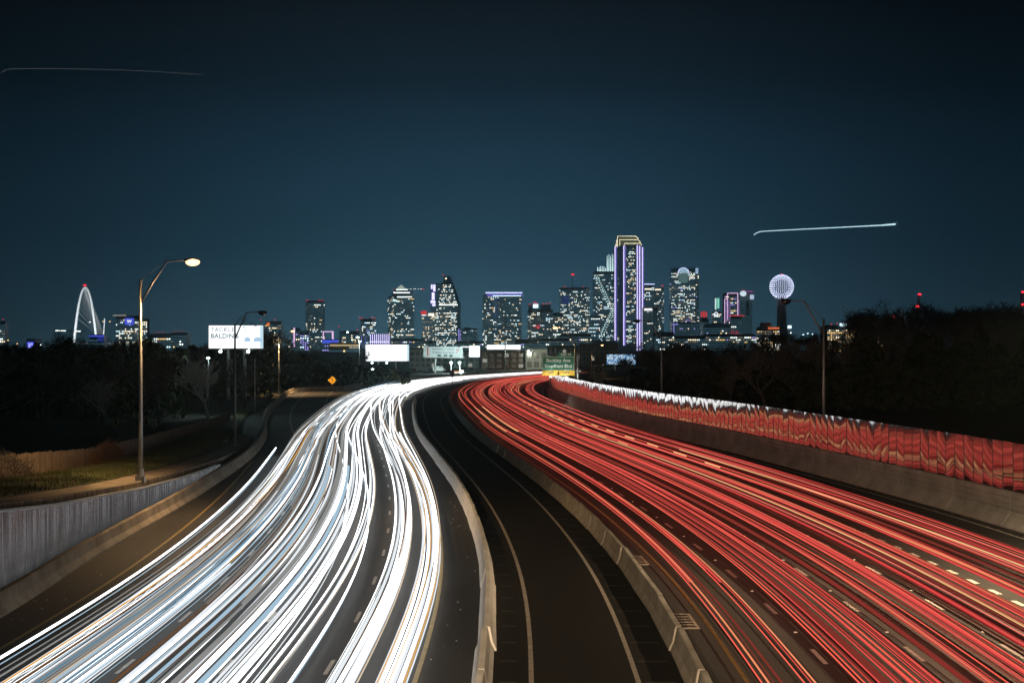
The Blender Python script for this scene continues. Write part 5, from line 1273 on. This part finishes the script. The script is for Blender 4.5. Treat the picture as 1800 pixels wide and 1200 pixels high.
for li, (c, txt, n_) in enumerate(lanesW):
    for k in range(n_):
        r = tk_; base = c+r.gauss(0,.42) if r.random() > .16 else r.uniform(-20,-9.8); ch = None
        if r.random() < .34:
            dd = 3.6*r.choice((-1,1))
            if li == 0: dd = -3.6
            if li == 3: dd = 3.3
            ch = (r.uniform(20,300), r.uniform(300,480), dd)
        s0, s1 = 22, S_FAR
        if r.random() < .16: s1 = r.uniform(170,330)
        elif r.random() < .14: s0 = r.uniform(75,190)
        half = r.uniform(.62,.80); z = r.uniform(.58,.80); tb = r.random()
        hot = 0 if tb < (.60 if li < 2 else .34) else 1 if tb < (.84 if li < 2 else .62) else 2 if tb < (.90 if li < 2 else .78) else 4 if tb < .88 else 5
        rad = r.uniform(.028,.072)*(1.7 if r.random() < .18 else 1)
        lamps = [(-half,z,rad,hot,0),(half,z,rad*r.uniform(.85,1.1),hot,0)]
        if r.random() < .45: lamps += [(-half*.9,z-.22,rad*.5,r.choice((1,2,4,5)),0),(half*.9,z-.22,rad*.5,r.choice((1,2,4,5)),0)]
        if r.random() < .5: lamps += [(half*1.16,z+r.uniform(-.1,.3),.022,r.choice((6,7,4,6)),0)]
        if r.random() < .35: lamps += [(-half*1.16,z+.1,.03,r.choice((6,5,6)),0)]
        if li >= 2 and r.random() < .5: lamps += [(r.uniform(-.4,.4),z+r.uniform(-.1,.2),r.uniform(.05,.14),r.choice((5,5,3,6)),0)]
        if r.random() < .05: lamps += [(half*1.1,z+.5,.03,1,.022)]
        lk = ['glaring white','soft white','pale blue','','cream','dull grey'][hot]; wd_ = 'thin' if rad < .055 else 'broad' if rad > .10 else 'medium'; en = ' starting before the bend' if s1 < 400 else ' fading before the viewer' if s0 > 60 else ''
        car('headlight_streak', TW, wd_+' '+lk+' headlight pair'+en+', lane '+txt, 'headlight streaks in the lane '+txt, wander(r, base, ch), lamps, s0, s1)
# broad streaks added on the far bend to stand in for bloom
for k in range(26):
    r = tk_; c = r.uniform(-20.2,-9.4); s0 = r.uniform(330,470)
    q = r.uniform(.09,.15)
    car('headlight_streak', TW, 'broad white streak pair added on the far bend to swell the glow', 'added glow streaks on the far bend', wander(r, c, None, .1), [(-.7,.68,q,0,0),(.7,.68,q,0,0)], s0, S_FAR)
# single telling streaks
car('headlight_streak', TW, 'pair of blunt ended white streaks starting on the ramp by the left shoulder', None, wander(tk_, -20.75, None, .02), [(-.95,.7,.075,0,0),(.75,.7,.085,0,0),(-.95,.5,.03,2,0),(1.0,1.0,.03,1,.03)], 22, SOFF(97))
car('headlight_streak', TW, 'short bluish white streak pair ending bluntly in the third lane from the barrier', None, wander(tk_, -15.4, None, .03), [(-.75,.7,.11,2,0),(.75,.7,.11,2,0),(-.6,.5,.06,0,0),(.6,.5,.06,0,0)], 22, SOFF(82))
car('headlight_streak', TW, 'short white streak pair ending bluntly nearest the viewer in the left lanes', None, wander(tk_, -18.9, None, .03), [(-.75,.7,.09,1,0),(.75,.7,.09,1,0)], 22, SOFF(45))
car('marker_streak', TW, 'band of blue bus side lights running through the white streaks', None, wander(tk_, -18.2, None, .05), [(0,1.0,.05,3,0),(.05,1.28,.045,2,0),(0,1.55,.05,3,0)], 22, SOFF(260))
car('marker_streak', TW, 'thin amber streak weaving along the left edge of the white streaks', None, wander(tk_, -20.2, (60,150,.9), .05), [(0,.8,.05,7,0),(.25,.7,.03,6,0)], 22, SOFF(120))
car('headlight_streak', TW, 'short white streak pair curving out at the first gap beside the pale barrier', None, wander(tk_, -9.7, None, .05), [(-.8,.65,.13,0,0),(.7,.65,.13,0,0)], SOFF(172), SOFF(207))
for D0, D1, off, lb in ((196,226,-9.1,'nearest blunt ended white streak stub on the dark bend'),(222,252,-8.9,'middle blunt ended white streak stub on the dark bend'),(250,290,-9.0,'farthest blunt ended white streak stub on the dark bend')):
    car('headlight_streak', TW, lb, 'blunt white streak stubs on the bend', wander(tk_, off, None, .05), [(-.7,.65,.16,0,0),(.7,.65,.16,0,0)], SOFF(D0), SOFF(D1))
lanesR = [(3.25,'left of the first dashes',4),(6.45,'between first and second dashes',7),(9.9,'between second and third dashes',8),(13.4,'left of the short dotted line',9),(17.2,'right of the short dotted line',8)]
for li, (c, txt, n_) in enumerate(lanesR):
    for k in range(n_):
        r = tk_; base = c+r.gauss(0,.28 if li else .2); ch = None
        if r.random() < .2 and li > 0: ch = (r.uniform(120,420), r.uniform(140,240), r.choice((-3.4,3.4)) if li < 4 else -3.4)
        if li == 4 and r.random() < .5: ch = (r.uniform(60,120), 150, -1.0); base += .9
        s0, s1 = 22, SOFF(338)+14
        if r.random() < .18: s1 = r.uniform(120,380)
        elif r.random() < .2: s0 = r.uniform(70,260)
        half = r.uniform(.60,.80); z = r.uniform(.78,1.02); mi = r.choices(range(7),[7,6,3,4.5,.9,.25,4])[0]
        rad = r.uniform(.016,.046)*(2.0 if r.random() < .14 else 1)
        lamps = [(-half,z,rad,mi,0),(half,z,rad,mi,0)]
        if r.random() < .6: lamps += [(-half*.8,z+.02,rad*.6,r.choice((0,3,6)),0),(half*.8,z+.02,rad*.6,r.choice((0,3,6)),0)]
        if r.random() < .4: lamps += [(0,z+r.uniform(.2,.5),.035,r.choice((0,1,3)),0)]
        if r.random() < .14: lamps += [(half*1.1,z-.05,.028,r.choice((4,5)),0)]
        if r.random() < .25: lamps += [(-half*.3,z-.3,.05,6,0),(half*.3,z-.3,.05,6,0)]
        lk = ['red','bright red','pink red','dark red','orange','yellow','dull red'][mi]; wd_ = 'thin' if rad < .032 else 'broad' if rad > .055 else 'medium'; en = ' ending mid road' if s1 < 400 else ' starting mid road' if s0 > 60 else ''
        if r.random() < .34: lamps += [(r.choice((-1,1))*half*r.uniform(.3,1), z-r.uniform(.3,.5), r.uniform(.06,.14), r.choice((7,7,8,6)), 0)]
        for tr_ in range(40):
            fw = wander(r, base, ch, .12); bad = 0
            for q in (62,80,100,125,160):
                p = REF.at(q, 0)
                for lm in lamps:
                    e_ = (p[0]+fw(q)+lm[0])*H/(H-lm[1])-p[0]
                    if min(abs(e_-dl) for dl in (4.75,8.1,11.6,15.1)) < .20+lm[2]: bad += 1
            if bad <= (1 if ch else 0): break
            base = c-.55+r.uniform(-.8,.8)*(1 if li else .6)
        car('taillight_streak', TR, wd_+' '+lk+' tail light pair'+en+', lane '+txt, 'tail light streaks in the lane '+txt, fw, lamps, s0, s1)
car('marker_streak', TR, 'long bright yellow streak running down the middle of the red streaks', None, wander(tk_, 11.9, None, .06), [(0,.9,.035,5,0),(.2,.85,.025,4,0)], 22, SOFF(150))
car('marker_streak', TR, 'yellow streak slanting toward the right edge among the red streaks', None, wander(tk_, 17.0, (60,120,-1.0), .06), [(0,.9,.045,5,0)], 22, SOFF(92))
car('marker_streak', TR, 'twin orange streaks with blunt ends at the inside of the bend', None, wander(tk_, 3.6, None, .05), [(-.6,.9,.07,5,0),(.7,.9,.08,5,0)], SOFF(112), SOFF(158))
# chains of blinking indicator flashes
for D0, D1, off, lb in ((78,150,14.6,'chain of yellow flashes in the middle of the red streaks'),(96,170,12.2,'chain of yellow flashes farther round the red bend')):
    mb = MB(); s_ = SOFF(D0); mb.cur = 5; f = wander(tk_, off, None, .05)
    while s_ < SOFF(D1): streak(mb, f, 0, .95, .075, s_, s_+6.5); s_ += 16
    tag(mb.build('indicator_streak', TR), lb, 'light streak', 'chains of yellow flashes')

# aircraft streaks in the sky
mb = MB(); D = 3000*K
pp = [(1325,413),(1330,409.5),(1337,407),(1350,406),(1400,403.5),(1450,401),(1500,398.5),(1550,396),(1574,394)]
mb.tube([W(x,y,D) for x, y in pp], [.9,1.1,1.2,1.2,1.25,1.35,1.5,1.9,3.2], 6); o = mb.build('aircraft_streak', emit('aircraft_light',(.62,.92,1),1.9)); tag(o, 'bright aircraft light streak low in the sky at the right', 'light streak')
mb = MB()
for i in range(14): mb.ball(W(1338+i*18.4, 405.6-i*.87+(1.6 if i % 2 else -1.6), D), 1.0, 5, 4)
mb.ball(W(1319,413,D), 1.0, 5, 4); mb.ball(W(1576,390.5,D), 1.4, 5, 4)
tag(mb.build('strobe_flash', emit('strobe',(.7,.95,1),.8), o), kind='stuff')
mb = MB(); pp = [(2,128.5),(6,125),(14,121.8),(50,120.8),(100,121),(160,121.8),(220,123.5),(270,126),(320,129),(356,131.5)]
mb.tube([W(x,y,D) for x, y in pp], [.6,.6,.6,.6,.55,.5,.45,.42,.4,.35], 5); tag(mb.build('aircraft_streak', emit('faint_aircraft',(.30,.33,.36),.35)), 'faint thin aircraft streak high in the sky at the left', 'light streak')

# ------------------------------------------------------------------ night air
mb = MB(); mb.box(-2600, 2600, -60, 6200, -1.6, 420)
hz_ = bpy.data.materials.new('night_air'); hz_.use_nodes = True; t_ = hz_.node_tree; t_.nodes.clear()
o_ = t_.nodes.new('ShaderNodeOutputMaterial'); pv = t_.nodes.new('ShaderNodeVolumePrincipled')
pv.inputs['Color'].default_value = (.60,.92,1,1); pv.inputs['Density'].default_value = .00011; pv.inputs['Anisotropy'].default_value = .7
t_.links.new(pv.outputs[0], o_.inputs['Volume'])
hz = mb.build('haze', hz_); tag(hz, kind='stuff'); hz.display_type = 'WIRE'
